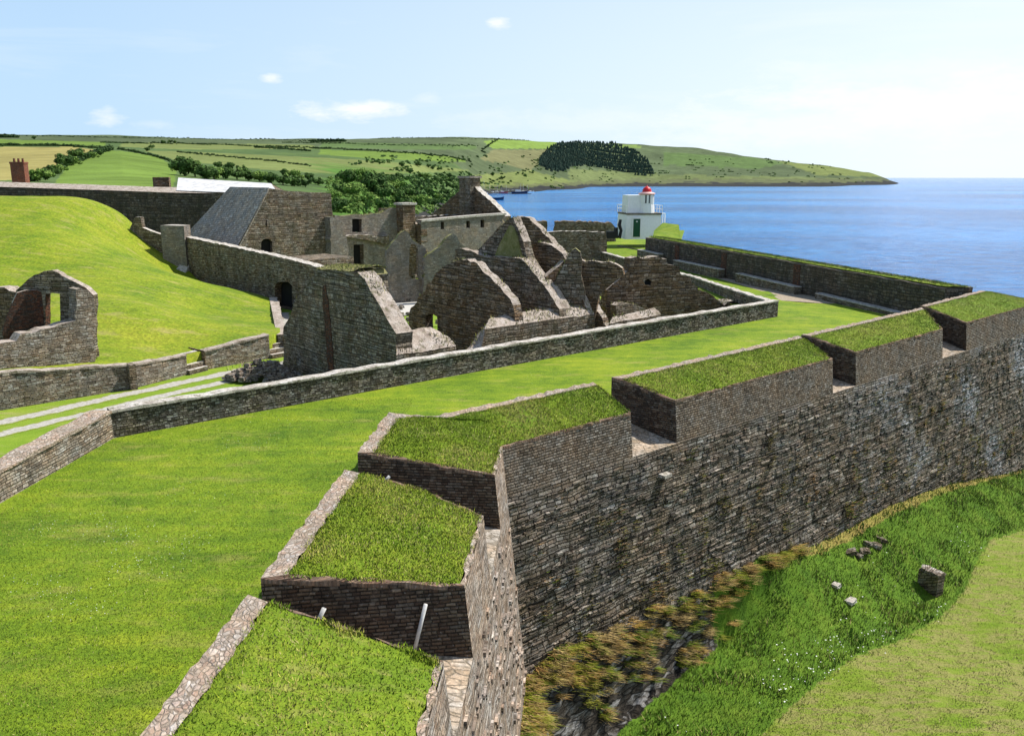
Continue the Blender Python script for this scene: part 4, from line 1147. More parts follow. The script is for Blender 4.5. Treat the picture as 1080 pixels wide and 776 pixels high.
# square buttress and the low coping that steps up behind the bank
q = P(184, 268, 1.2).xy
dE = Vector((.92, -.39)).normalized()
bt = W2a+Vector((-2.6, -.6))
slab('buttress', bt, Vector((1, -.02)), [V(169, 238, bt, (1, 0)), V(194, 238, bt, (1, 0)), (V(194, 238, bt, (1, 0))[0], -.6), (V(169, 238, bt, (1, 0))[0], -.6)], 1.6, [M['ruin_grey'], M['cap_pale']], dw, amp=.03)
slab('stepped_wall', bt+Vector((-.1, 1.2)), Vector((-.96, .25))*-1, [V(x, y, bt+Vector((-.1, 1.2)), (.96, -.25)) for x, y in ((142, 229), (148, 229), (150, 240), (168, 247), (171, 247))]+[(0, -.5), (-6, -.5)], .5, [M['ruin'], M['cap_pale']], dw, amp=.02)
q = P(199, 283, -.2)
ft = MB(); ft.prism([(W2a.x-.5, W2a.y-1.6), (W2a.x+.3, W2a.y-1.9), (W2a.x+.5, W2a.y-.2), (W2a.x-.3, W2a.y-.05)], -1, [.1, -.5, .6, .9], 0)
ft.build('rock_foot', M['cap_pale'], dw)

# ---------------------------------------------------------------- outer rampart behind the mound
ow = empty('outer_rampart', (-50, 106, ZI), 'high dark rampart wall with pale weathered coping behind the grassy mound', 'rampart wall')
Oa = Vector((gp(-320, 196, 122)[0], gp(-320, 196, 122)[1])); Ob = Vector((gp(262, 203, 101)[0], gp(262, 203, 101)[1]))
Ow = (Ob-Oa).normalized()
pxl = [(-320, 192), (0, 197.5), (60, 199.5), (130, 202), (190, 204), (262, 205)]
pxwall('wall_run', Oa, Ow, pxl, 1.0, [M['tall'], M['cap_pale']], ow, base=ZI-.5, amp=.10, step=1.2)
# broad pale top of the rampart sloping up away from the wall face
tb = MB(); nO = Vector((-Ow.y, Ow.x))
rowA = [V(x, y, Oa, Ow) for x, y in pxl]
for (s0, z0), (s1, z1) in zip(rowA[:-1], rowA[1:]):
    m = max(1, int((s1-s0)/2))
    for k in range(m):
        f0, f1_ = k/m, (k+1)/m
        def q(f, w, dz):
            s = s0+(s1-s0)*f; p = Oa+Ow*s+nO*w
            return (p.x, p.y, z0+(z1-z0)*f+dz+.05*noise.noise((s*.7, w, 1)))
        tb.quad([q(f0, -.08, .06), q(f1_, -.08, .06), q(f1_, 2.4, .62), q(f0, 2.4, .62)])
        tb.quad([q(f0, 2.4, .62), q(f1_, 2.4, .62), q(f1_, 2.5, -3), q(f0, 2.5, -3)])
tb.build('coping', M['cap'], ow)
# brick chimney behind it
cq = Vector((gp(22, 190, 140)[0], gp(22, 190, 140)[1])); zt = gp(22, 173, 140)[2]
ch = empty('brick_chimney', (cq.x, cq.y, 4), 'red brick chimney stack with small pots standing behind the rampart', 'chimney')
cb = MB(); cb.box((cq.x, cq.y, 4), (2.1, 1.6, zt-4), .1); cb.build('stack', M['brick_red'], ch)
cb = MB(); cb.box((cq.x, cq.y, zt+.003), (2.25, 1.75, .3), .1); cb.build('cap', M['brick_red'], ch)
for k in (-.7, 0, .7):
    cb = MB(); cb.lathe((cq.x+k, cq.y, zt+.30), [(.2, 0), (.16, .5), (.20, .55), (.12, .56)], 8); cb.build('chimney_pot', M['brick_red'], ch)
sb = gp(171, 196, 112); stb = MB(); stb.box((sb[0], sb[1], sb[2]-2), (2.0, 1.2, gp(171, 187, 112)[2]-sb[2]+2), .2)
tag(stb.build('brick_stub', M['ruin_brown']), 'short stub of brown brickwork above the rampart beside the pale roof', 'masonry stub')
# long pale roof
rf = empty('store_building', gp(240, 205, 112), 'long low building showing only its pale bleached roof above the rampart', 'building')
pa, pb, pc, pd = gp(186, 201, 104), gp(294, 205, 99), gp(286, 193.5, 106), gp(188, 187.5, 112)
rm = MB(); rm.quad([pa, pb, pc, pd]); 
pe, pf_ = (pc[0]+1.5, pc[1]+6, pc[2]-1.8), (pd[0]+1.5, pd[1]+6, pd[2]-1.8)
rm.quad([pd, pc, pe, pf_])
rm.build('roof', M['white_roof'], rf)
rm = MB()
for a, b in ((pa, pb), (pb, pe), (pe, pf_), (pf_, pa)):
    rm.quad([(a[0], a[1], ZI-.5), (b[0], b[1], ZI-.5), (b[0], b[1], b[2]-.05), (a[0], a[1], a[2]-.05)])
rm.quad([(pb[0], pb[1], pb[2]-.05), (pe[0], pe[1], pe[2]-.05), (pc[0], pc[1], pc[2]-.05)]); rm.quad([(pa[0], pa[1], pa[2]-.05), (pf_[0], pf_[1], pf_[2]-.05), (pd[0], pd[1], pd[2]-.05)])
rm.build('walls', M['ruin'], rf)

# ---------------------------------------------------------------- magazine with slate roof
mg = empty('magazine_building', (-24.3, 85, ZI), 'tall windowed dark stone building with one steep grey slate roof slope', 'building')
Ga = Vector((-24.3, 85.0)); Gd = dM
g_out = [(250, 262), (266, 231), (283, 198.5), (300, 201), (330, 203), (349, 204), (351, 226), (353, 268), (362, 284), (362, 300)]
pxwall('front_wall', Ga, Gd, g_out, .9, [M['ruin'], M['cap_pale'], M['ruin']], mg, base=ZI-.4, amp=.05, step=.6,
       holes=[[(275.5, 266), (275.5, 255), (278, 252.5), (281.5, 251.8), (285, 252.5), (287.5, 255), (287.5, 266)], [(280.4, 239), (280.4, 232), (281.6, 232), (281.6, 239)]])
def wpt(px, py, A, D, off=0):
    s, z = V(px, py, A, D); D = Vector(D[:2]).normalized(); nb = Vector((-D.y, D.x)); p = Vector(A)+D*s+nb*off
    return Vector((p.x, p.y, z))
r0 = wpt(283, 198, Ga, Gd, -.15); e0 = wpt(250, 262, Ga, Gd, -.15)
nn = Vector((nM.x, nM.y, 0)); rl = nn*15
rr = MB(); rr.quad([e0+Vector((-.2, 0, -.1)), r0, r0+rl*.62, e0+rl], [(0, 0), (0, 7), (11, 7), (16, 0)])
up = Vector((0, 0, -.25)); rr.quad([e0, r0, r0+up, e0+up]); rr.quad([e0, e0+rl, e0+rl+up, e0+up])
rr.build('slate_roof', M['slate'], mg)
rr = MB(); a, b = e0+Vector((.1, .1, -.3)), e0+rl+Vector((.1, 0, -.3))
rr.quad([(a.x, a.y, ZI-.4), (b.x, b.y, ZI-.4), b, a]); 
c = r0+rl*.62; bk = wpt(351, 226, Ga, Gd)+nn*11
rr.quad([(b.x, b.y, ZI-.4), (bk.x, bk.y, ZI-.4), (bk.x, bk.y, 7), (c.x, c.y, c.z-.4), b])
fr_ = wpt(351, 226, Ga, Gd, .5)
rr.quad([(fr_.x, fr_.y, ZI-.4), (bk.x, bk.y, ZI-.4), (bk.x, bk.y, 7), (fr_.x, fr_.y, 7)])
rr.quad([c+Vector((0, 0, -.3)), (bk.x, bk.y, 6.9), (fr_.x, fr_.y, 6.9), r0+nn*1.0+Vector((0, 0, -.3))])
rr.build('walls', M['ruin'], mg)
wd = MB(); a = wpt(281.5, 259, Ga, Gd, .5); wd.box((a.x, a.y, a.z-.75), (1.15, .1, 1.5), math.atan2(Gd.y, Gd.x)); wd.build('window', M['dark'], mg)  # black panel stands for shade in the window hole

# ---------------------------------------------------------------- roofless range behind
A5 = wpt(353, 226, Ga, Gd).xy + nM*.5
rg = empty('roofless_range', (A5.x, A5.y, ZI), 'roofless two-storey range with doorway, window and chimney stump beside the magazine', 'ruin')
pxwall('front_wall', A5, Gd, [(353, 227), (366, 227.5), (380, 226.5), (402, 225), (406, 222), (411, 219), (416, 219), (420, 226), (443, 234), (443, 290)], .8, [M['ruin_grey'], M['moss'], M['ruin']], rg, base=ZI-.3, amp=.06, step=.5,
       holes=[[(371.5, 245), (371.5, 231), (381.5, 231), (381.5, 245)], [(373, 281), (373, 258), (383.5, 258), (383.5, 281)]])
pxwall('broken_buttress', A5-nM*1.6, Gd, [(348, 229), (352, 229), (358, 233), (362, 236), (361, 244), (366, 252), (368, 262), (368, 290)], 1.5, [M['ruin_grey'], M['cap_pale']], rg, base=ZI-.3, amp=.12)
pxwall('ledge_wall', A5-nM*.5, Gd, [(366, 249.5), (368, 248), (392, 247.5), (393, 250), (410, 248), (411, 258)], .5, [M['ruin'], M['cap_pale']], rg, base=None, amp=.05)
cs = MB(); a = wpt(425, 240, A5, Gd, -.6); top_ = wpt(425, 214, A5, Gd, -.6).z
cs.box((a.x, a.y, ZI-.3), (1.6, 1.4, top_-ZI+.1), math.atan2(Gd.y, Gd.x)); cs.build('chimney', M['ruin_brown'], rg)
cs = MB(); cs.box((a.x, a.y, top_-.19), (1.9, 1.7, .22), math.atan2(Gd.y, Gd.x)); cs.build('chimney_cap', M['cap_pale'], rg)
cs = MB(); a = wpt(414, 235, A5, Gd, .8); cs.box((a.x, a.y, ZI-.3), (1.8, 1.6, wpt(414, 218, A5, Gd, .8).z-ZI+.1), math.atan2(Gd.y, Gd.x), 0, .08); cs.build('chimney', M['ruin_brown'], rg)
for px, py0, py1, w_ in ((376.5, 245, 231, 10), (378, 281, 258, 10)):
    a = wpt(px, py0, A5, Gd, .6); b = wpt(px, py1, A5, Gd, .6); m = MB(); m.box((a.x, a.y, a.z), (1.2, .08, b.z-a.z), math.atan2(Gd.y, Gd.x)); m.build('dark_doorway' if py0 > 270 else 'dark_window', M['dark'], rg)  # black panels stand for the shade behind both openings

# ---------------------------------------------------------------- long building with three windows and chimney gable
A6 = Vector((-10.2, 95.0))
lb = empty('long_building', (A6.x, A6.y, ZI), 'grey roofless long building with three small square windows and a chimney gable', 'building')
wins = [[(465, 242), (465, 234), (468.5, 234), (468.5, 242)], [(491.8, 240.5), (491.8, 233), (495.6, 233), (495.6, 240.5)], [(506.8, 240), (506.8, 232), (510.8, 232), (510.8, 240)]]
lw_out = [(444, 234.5), (480, 231), (510, 228.5), (532, 227), (534, 229), (534, 290)]
pxwall('front_wall', A6, Gd, lw_out, .7, [M['ruin_grey'], M['cap_pale'], M['ruin']], lb, base=ZI-.3, amp=.015, step=1.0, holes=wins)
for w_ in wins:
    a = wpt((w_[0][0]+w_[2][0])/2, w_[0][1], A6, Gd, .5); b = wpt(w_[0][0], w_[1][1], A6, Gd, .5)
    m = MB(); m.box((a.x, a.y, a.z), (.7, .06, b.z-a.z), math.atan2(Gd.y, Gd.x)); m.build('window', M['dark'], lb)  # each hole backed by a black panel in place of interior shade
# coping band standing on the front wall
bd = MB()
pr_ = [wpt(x, y, A6, Gd) for x, y in ((444, 234.5), (480, 231), (510, 228.5), (533.5, 227))]
for a, b in zip(pr_[:-1], pr_[1:]):
    o1, o2 = nn*-.12, nn*.95
    z0_, z1_ = Vector((0, 0, .02)), Vector((0, 0, .25))
    bd.quad([a+o1+z0_, b+o1+z0_, b+o1+z1_, a+o1+z1_]); bd.quad([a+o1+z1_, b+o1+z1_, b+o2+z1_, a+o2+z1_]); bd.quad([a+o2+z0_, b+o2+z0_, b+o2+z1_, a+o2+z1_])
bd.build('coping', M['cap_pale'], lb)
Bq = wpt(533.5, 229, A6, Gd).xy; nd = Vector((nM.x, nM.y))*-1
gab = [(533, 229), (516, 212), (503, 199), (500, 198), (500, 189), (498, 187.5), (490, 187.5), (489, 190), (488, 199), (478, 207), (464, 219), (452, 229)]
def pxwall_flip(name, A, D, pxl, thick, mats, parent, holes=(), base=-2.3, backv=None, **kw):
    return pxwall(name, A, D, pxl, thick, mats, parent, holes, base, back=backv, **kw)
pxwall_flip('gable_wall', Bq, nM, [(533, 228)]+[(516, 211), (503, 200), (501, 197), (495, 196), (488, 199), (478, 207), (464, 219), (450, 230)], .9, [M['ruin_brown'], M['cap_pale']], lb, backv=(dM.x, dM.y), amp=.06)
s0, z0 = V(500, 197, Bq, nM); s1, z1 = V(489.5, 188, Bq, nM)
m = MB(); c = Bq+nM*((s0+s1)/2)+dM*.1; m.box((c.x, c.y, 3.0), (s1-s0+.2, 1.6, z1-3.0), math.atan2(nM.y, nM.x)); m.build('chimney', M['ruin'], lb)
m = MB(); m.box((c.x, c.y, z1+.003), (s1-s0+.5, 1.9, .25), math.atan2(nM.y, nM.x)); m.build('chimney_cap', M['cap'], lb)
Cq = wpt(444, 236, A6, Gd).xy
slab('end_wall', Cq, nM, [(0, ZI-.3), (0, 3.9), (3, 4.1), (5, 3.0), (6, 3.4), (9, 3.6), (9, ZI-.3)], .8, [M['ruin_brown'], M['cap']], lb, back=(dM.x, dM.y))
bw = Cq+nM*9
slab('rear_wall', bw, Gd, [(0, ZI-.3), (0, 4.2), (12.0, 4.4), (12.0, ZI-.3)], .7, [M['ruin'], M['slate']], lb)

# ---------------------------------------------------------------- small gabled ruins
A7 = P(445, 318, ZI).xy
Dg2 = Vector((.93, .36)).normalized()
sg = empty('gabled_ruin', (A7.x, A7.y, ZI), 'small roofless gable with tall empty window and lichen-covered coping', 'ruin')
m7 = [M['ruin_grey'], M['moss'], M['ruin']]
pxwall('gable_wall', A7, Dg2, [(408, 305), (408, 264), (413, 257), (418, 252), (421, 247), (427, 243), (431, 246), (433, 250), (441, 257), (446, 259), (449, 262), (450, 268), (446, 275), (447, 305)], .6, m7, sg, amp=.09, holes=[[(431, 290), (432, 262), (434, 257), (438, 258), (441, 263), (441, 290), (443, 295), (436, 295)]])
pxwall('lower_gable', A7-nM*1.2, Dg2, [(447, 310), (448, 272), (456, 266), (463, 261), (470, 252), (477, 247), (481, 248), (485, 256), (490, 260), (497, 268), (498, 300)], .6, m7, sg, amp=.10)

# ---------------------------------------------------------------- barrack row (cross gables behind the low wall)
FLp = Vector((-5.4, 40.0)); FLd = Vector((.757, .655)).normalized()
FLat = lambda s: FLp+FLd*s
# R1: the tall end gable
g1 = empty('gable_house_ruin', (FLp.x, FLp.y, ZI), 'tall ruined house end with red brick flue stripe and grassy wall top', 'ruin')
m8 = [M['ruin'], M['cap'], M['brick']]
pxwall('gable_wall', FLp, nM, [(418, 372), (418, 352), (408, 336), (398, 318), (388, 301), (381, 291), (377, 287), (350, 285), (336, 284), (325, 299), (312, 316), (306, 333), (299, 345), (299, 395)], .95, m8, g1, back=(dM.x, dM.y), amp=.07)
a, b = V(349, 382, FLp, nM), V(343, 300, FLp, nM)
slab('brick_flue', FLp-dM*.04, nM, [(a[0]-.33, ZI), (a[0]-.28, a[1]+1.2), ((a[0]+b[0])/2-.3, (a[1]+b[1])/2), (b[0]-.22, b[1]-.6), (b[0]-.1, b[1]), (b[0]+.2, b[1]-.1), (b[0]+.3, b[1]-1.0), ((a[0]+b[0])/2+.3, (a[1]+b[1])/2), (a[0]+.33, ZI)], .08, [M['brick'], M['brick']], g1, back=(dM.x, dM.y), amp=.05, step=.2)
# broad grassy top of the end wall
s0, z0 = V(377, 287, FLp, nM); s1, z1 = V(334, 284, FLp, nM)
m = MB(); c0, c1 = FLp+nM*(s0+.35), FLp+nM*s1
for k in range(12):
    f0, f1_ = k/12, (k+1)/12
    a, b = c0.lerp(c1, f0), c0.lerp(c1, f1_)
    za, zb = z0+(z1-z0)*f0, z0+(z1-z0)*f1_
    for j, (w0, w1, h0, h1) in enumerate(((-.03, .3, .02, .12), (.3, 1.4, .12, .18), (1.4, 2.0, .18, .05))):
        q = lambda p, w, z, h: (p.x+dM.x*w, p.y+dM.y*w, z+h+.06*noise.noise((p.x*2, p.y*2+w, 0)))
        m.quad([q(a, w0, za, h0), q(b, w0, zb, h0), q(b, w1, zb, h1), q(a, w1, za, h1)])
gt = m.build('grassy_top', M['moss'], g1, True)
blades('grass', sample_tris(gt.data, 1500), .04, .12, .02, [(.26,.27,.07),(.18,.22,.04),(.36,.31,.15)], gt, .7, kind='stuff')
slab('wall_thickening', c0+dM*.96, nM, [(0, ZI), (0, z0-.25), (.3, z0-.02), ((c1-c0).length, z1), ((c1-c0).length, ZI)], 1.05, [M['ruin'], M['moss']], g1, back=(dM.x, dM.y))
# front wall stubs with broad flat pinkish tops
def frontwall(parent, pa, pb, za, zb, th, mats, name='front_wall', base=ZI-.3):
    s0, s1 = V(pa, 350, FLp, FLd)[0], V(pb, 350, FLp, FLd)[0]
    return slab(name, FLp, FLd, [(s0, base), (s0, za), (s0+(s1-s0)*.5, (za+zb)/2), (s1, zb), (s1, base)], th, mats, parent, amp=.05, step=.35)
zf = lambda px, py: V(px, py, FLp, FLd)[1]
def topped(parent, fr, bk, mats, off=1.2, name='front_wall', base=ZI-.3):
    """thick wall whose broad top leans back; front and back edges follow the photo"""
    Fp = [wpt(x, y, FLp, FLd) for x, y in fr]; A_b = FLp+nM*off
    Bp = [wpt(x, y, A_b, FLd) for x, y in bk]
    m = MB(); n_ = 14
    def along(L, f):
        x = f*(len(L)-1); k = min(int(x), len(L)-2); return L[k].lerp(L[k+1], x-k)
    rows = []
    for k in range(n_+1):
        f = k/n_; p, q = along(Fp, f), along(Bp, f); row = []
        for j in range(6):
            g = j/5; v = p.lerp(q, g); v.z += .07*noise.noise((v.x*1.7, v.y*1.7, 3))+random.uniform(-.03, .03)+.12*math.sin(g*3.14)
            row.append(v)
        rows.append(row)
    for k in range(n_):
        for j in range(5):
            q = [rows[k][j], rows[k+1][j], rows[k+1][j+1], rows[k][j+1]]; m.quad(q, None, 1)
        for e_ in (0, 5):
            u_, v_ = rows[k][e_], rows[k+1][e_]; m.quad([(u_.x, u_.y, base), (v_.x, v_.y, base), v_, u_])
    for r_ in (rows[0], rows[-1]):
        for j in range(5): m.quad([(r_[j].x, r_[j].y, base), (r_[j+1].x, r_[j+1].y, base), r_[j+1], r_[j]])
    return m.build(name, mats, parent)
mF = [M['ruin'], M['cap'], M['ruin']]
topped(g1, [(418, 374), (440, 372), (460, 368), (481, 365)], [(421, 349), (440, 346), (455, 344), (468, 353)], mF, 1.5)
br = empty('barrack_ruin', tuple(FLat(8))+(ZI,), 'row of broken gable walls joined by a thick flat-topped front wall', 'ruin')
topped(br, [(511, 347), (540, 343), (590, 336), (627, 331)], [(518, 335), (540, 330), (590, 323), (617, 320)], mF, 1.1)
topped(br, [(482, 378), (500, 372), (508, 366), (512, 348)], [(488, 374), (498, 362), (504, 352), (513, 342)], [M['ruin_brown'], M['cap'], M['ruin']], .7)
def cross(name, px_end, pxl, th, mats, parent, off=0.0, **kw):
    s = V(px_end, 340, FLp, FLd)[0]; A_ = FLat(s)+nM*off
    return pxwall(name, A_, nM, pxl, th, mats, parent, back=(dM.x, dM.y), **kw)
mB = [M['ruin_brown'], M['cap'], M['ruin_brown']]; mR = [M['ruin'], M['cap'], M['ruin']]; mW = [M['ruin_brown'], M['moss'], M['ruin']]
kw_ = dict(amp=.055, step=.3)
cross('gable_wall', 546, [(543, 362), (543, 332), (541, 322), (535, 312), (528, 303), (517, 292), (507, 283), (500, 276), (490, 274), (476, 277), (470, 280), (463, 286), (459, 288), (455, 297), (450, 300), (447, 309), (441, 313), (437, 322), (433, 325), (431, 334), (431, 350)], .55, mB, br, holes=[[(449, 352), (449, 333), (456, 331), (461, 334), (461, 353)]], amp=.08, step=.28)
# wall whose flat top runs into the long sloping coping
cross('gable_wall', 592, [(592, 345), (590, 326), (584, 316), (575, 303), (566, 291), (557, 280), (551, 274), (548, 272.5), (530, 271), (512, 271), (500, 266), (487, 262), (480, 263)], .5, mR, br, off=.5, **kw_)
cross('gable_wall', 601, [(598, 345), (594, 326), (585, 310), (572, 294), (562, 282), (556, 272), (552, 255), (546, 240), (541, 229), (537, 231), (530, 237), (522, 244), (514, 253), (507, 261), (500, 268)], .6, mR, br, off=.9, **kw_)
cross('plaster_breast', 599.3, [(554, 290), (550, 272), (545, 250), (540, 238), (537, 238), (528, 255), (520, 275), (519, 290)], .25, [M['moss'], M['moss']], br, off=.95, amp=.03)
cross('gable_wall', 640, [(640, 345), (604, 285), (597, 270), (588, 261), (576, 249), (566, 238), (558, 230), (553, 228.5), (545, 228), (543, 240), (540, 262)], .45, [M['ruin_brown'], M['cap'], M['ruin']], br, off=5.5, **kw_)
cross('cross_wall', 622, [(622, 335), (602, 285), (597, 275), (593, 267), (586, 262), (576, 257), (569, 255.5), (563, 258), (560, 265), (561, 275)], .4, [M['ruin_brown'], M['cap'], M['ruin']], br, off=3.6, amp=.07)
# low wall running back from the long coping, seen as a V of pale tops
Av = wpt(579, 291, FLp+nM*2.2, FLd)
pxwall('low_wall', Av.xy, Vector((.80, .60)).normalized(), [(576, 292), (584, 285), (594, 276), (604, 267), (607, 266)], .35, [M['ruin_brown'], M['cap']], br, amp=.04)
rr_ = empty('gable_stump_ruin', tuple(FLat(13.5))+(ZI,), 'dark stump of a gable with mossy top and pale quoins behind the barrack row', 'ruin')
s = V(619, 340, FLp, FLd)[0]; As = FLat(s)+nM*.9
pxwall('gable_wall', As, Vector((.97, -.1)), [(582, 335), (582, 302), (586, 294), (592, 283), (598, 272), (603, 264), (607, 262), (612, 266), (614, 275), (613, 290), (616, 302), (617, 318), (616, 338)], .55, [M['ruin'], M['moss'], M['ruin']], rr_, amp=.08)
pxwall('low_wall', As+nM*2.2, Vector((.93, -.3)), [(612, 320), (613, 274), (618, 276), (626, 275), (636, 277), (644, 276), (652, 279), (658, 283), (660, 290), (650, 297), (640, 305), (632, 312), (630, 325)], .45, [M['ruin_brown'], M['cap'], M['ruin']], rr_, amp=.08)
pxwall('curved_wall', As+nM*1.2, Vector((.97, .2)), [(617, 322), (619, 302), (622, 295), (629, 291), (635, 293), (637, 298), (632, 303), (630, 312), (630, 325)], .4, [M['ruin_brown'], M['cap'], M['ruin']], rr_, amp=.05)
# grey right-hand ruin
r8 = empty('long_wall_ruin', tuple(P(690, 335, ZI)), 'broad broken grey-brown wall stepping down to both sides, in front of the sea parapet', 'ruin')
s = V(740, 330, FLp, FLd)[0]; A8 = FLat(s)+nM*2.2
pxwall('main_wall', A8, Vector((.93, .37)).normalized(), [(638, 335), (640, 306), (646, 300), (651, 297), (656, 291), (662, 286), (664, 280), (665, 272.5), (672, 271), (684, 272), (695, 270.5), (699, 273), (703, 273), (704, 279), (712, 280), (716, 281), (718, 290), (724, 291), (728, 292), (730, 299), (736, 303), (737, 312), (739, 322), (740, 335)], .8, [M['ruin_brown'], M['cap'], M['dark']], r8, amp=.12,  # hole reveals coloured near-black as painted shade
       holes=[[(680, 300), (679, 296), (684, 294), (687, 297), (686, 301)]])
topped(r8, [(643, 341), (660, 338), (680, 335), (697, 331)], [(648, 334), (662, 331), (676, 328), (686, 325)], mF, 1.0, 'base_wall')
pxwall('curved_wall', wpt(652, 325, FLp+nM*2.3, FLd).xy, FLd, [(650, 330), (650, 322), (655, 319), (662, 319.5), (670, 321), (680, 325), (684, 330)], .5, mF, r8, amp=.04)
pxwall('rear_wall', A8+nM*2.0, Vector((.9, .43)).normalized(), [(735, 330), (738, 306), (745, 308), (752, 312), (758, 318), (764, 322), (768, 318), (776, 317), (782, 322), (783, 330)], 1.2, [M['ruin_brown'], M['cap'], M['ruin']], r8, amp=.08)
# withered bush between the ruins
bq = P(645, 338, ZI+.3)
pts = np.array([(bq.x+random.gauss(0, .35), bq.y+1.0+random.gauss(0, .35), random.uniform(ZI, .9)) for _ in range(1800)])
o = blades('withered_bush', pts, .15, .5, .04, [(.16,.10,.06),(.22,.14,.08),(.12,.10,.05)], None, 1.2); tag(o, 'withered brown bush growing between the barrack row and the long wall', 'bush')
pts = []
for k in range(900):
    q = P(random.uniform(555, 640), random.uniform(255, 325), ZI+.3); pts.append((q.x, q.y, ZI+.1))
blades('weeds', np.array(pts), .2, .6, .05, [(.12,.16,.03),(.2,.2,.06),(.3,.24,.12)], None, .8, kind='stuff')

tops_w = []
for o in list(bpy.data.objects):
    if o.type != 'MESH' or o.parent is None or o.parent.get('category') != 'ruin' or 'arch' in o.parent.name: continue
    mw_ = parent_loc(o.parent)
    for f in o.data.polygons:
        if abs(f.normal.z) > .35 and f.material_index == 1 and f.center.z+mw_.z > 0:
            vs_ = [o.data.vertices[i].co+mw_ for i in f.vertices]; ar_ = f.area
            c = f.center+mw_
            if noise.noise((c.x*.6, c.y*.6, c.z)) < .02: continue
            for _ in range(int(ar_*70+random.random())):
                r1, r2 = random.random(), random.random()
                p = vs_[0].lerp(vs_[1], r1).lerp(vs_[3].lerp(vs_[2], r1) if len(vs_) > 3 else vs_[2], r2); tops_w.append((p.x, p.y, p.z))
if tops_w: blades('wall_top_weeds', np.array(tops_w), .06, .24, .022, [(.20,.20,.05),(.13,.16,.03),(.30,.25,.11),(.10,.13,.03)], None, .9, kind='stuff', straw=.2)
# fallen masonry lying about the yard
rk_ = MB()
for _ in range(700):
    q = P(random.choice([random.uniform(420, 640), random.uniform(560, 780)]), random.uniform(285, 345), ZI+.2)
    rk_.box((q.x, q.y, ZI+.05+random.uniform(0, .25)), (random.uniform(.15, .6), random.uniform(.15, .45), random.uniform(.1, .35)), random.random()*3, 0, .2)
o = rk_.build('rubble', M['rubble_lit'], None, weld=False); o['kind'] = 'stuff'
# ================================================================== LIGHTHOUSE
def wall_t(px, py, t): return Vector(gp(px, py, t))
LT = 112.0
lq = wall_t(675, 250, LT); zL = lq.z
lh = empty('lighthouse', (lq.x, lq.y, zL), 'small white lighthouse with green door and red lantern dome above the sea', 'lighthouse')
rzL = .12
sc = LT/900.0
m = MB(); bx = lq.x+.2; by = lq.y+2.6
m.box((bx, by, zL-.3), (40*sc, 5.0, 23*sc+.3), rzL, 0, .07); m.build('base_block', M['white'], lh)
m = MB(); m.box((bx, by, zL+23*sc), (38*sc, 5.0, .22), rzL); m.build('gallery_slab', M['ruin_grey'], lh)
zt_ = zL+23*sc+.22
tcx, tcy = bx-4.5*sc, by-.3
m = MB(); m.box((tcx-1.5*sc, tcy, zt_), (21*sc, 3.2, 18.2*sc), rzL, 0, .05); m.build('tower', M['white'], lh)
# door on the front face
fd = Vector((math.cos(rzL), math.sin(rzL))); fn = Vector((math.sin(rzL), -math.cos(rzL)))
def onface(px, off):
    s = (px-675)*sc; return Vector((bx, by))+fd*(s-.2)+fn*(2.5+off)
dp = onface(668.5, 0); m = MB(); m.box((dp.x, dp.y, zL+.02), (8.0*sc, .16, 18.5*sc), rzL); dr_ = m.build('door', M['green'], lh)
m = MB()
for k in (-1, 1):
    q = dp+fd*k*4.3*sc; m.box((q.x+fn.x*.03, q.y+fn.y*.03, zL+.01), (.12, .18, 19*sc), rzL)
q = dp+fn*.03; m.box((q.x, q.y, zL+19.0*sc+.012), (9.4*sc, .18, .14), rzL); m.build('door_frame', M['white'], dr_)
m = MB(); q = dp+fn*.12; m.lathe((q.x, q.y-.02, zL+16*sc), [(0, -.12), (.14, 0), (0, .12)], 10); m.build('door_lamp', M['white'], dr_)
# lantern: octagonal room with windows, red rim and dome
lcx, lcy = tcx+10.0*sc, tcy-1.15
zl = zt_+5*sc
m = MB(); m.lathe((lcx, lcy, zt_), [(8.6*sc, 0), (7.6*sc, 10*sc)], 12); m.build('lantern_base', M['white'], lh)
m = MB(); m.lathe((lcx, lcy, zt_+10*sc+.003), [(6.9*sc, 0), (6.9*sc, 8.5*sc)], 12); gl = m.build('lantern_glass', M['glass'], lh)
m = MB()
for k in range(12):
    if k in (8, 10): pass
    a = 2*math.pi*k/12
    m.box((lcx+math.cos(a)*7.0*sc, lcy+math.sin(a)*7.0*sc, zt_+10*sc+.004), (.2, .26, 8.5*sc), a)
m.build('glazing_bar', M['white'], gl)
m = MB()
for a0 in (3.4, 3.9, 5.6): 
    m = MB(); m.box((lcx+math.cos(a0)*7.0*sc, lcy+math.sin(a0)*7.0*sc, zt_+10*sc+.002), (.12, 3.8*sc, 8.6*sc), a0); m.build('blank_panel', M['white'], lh)
zr = zt_+18.5*sc
m = MB(); m.lathe((lcx, lcy, zr), [(6.9*sc, 0), (9.0*sc, .06), (8.8*sc, .22), (4.8*sc, .40)], 20); m.build('lantern_rim', M['pink'], lh, True)
m = MB(); m.lathe((lcx, lcy, zr+.38), [(5.0*sc, 0), (4.7*sc, .28), (3.6*sc, .52), (1.8*sc, .66), (.4*sc, .72), (.3*sc, .88), (0, .9)], 18); m.build('dome', M['red'], lh, True)
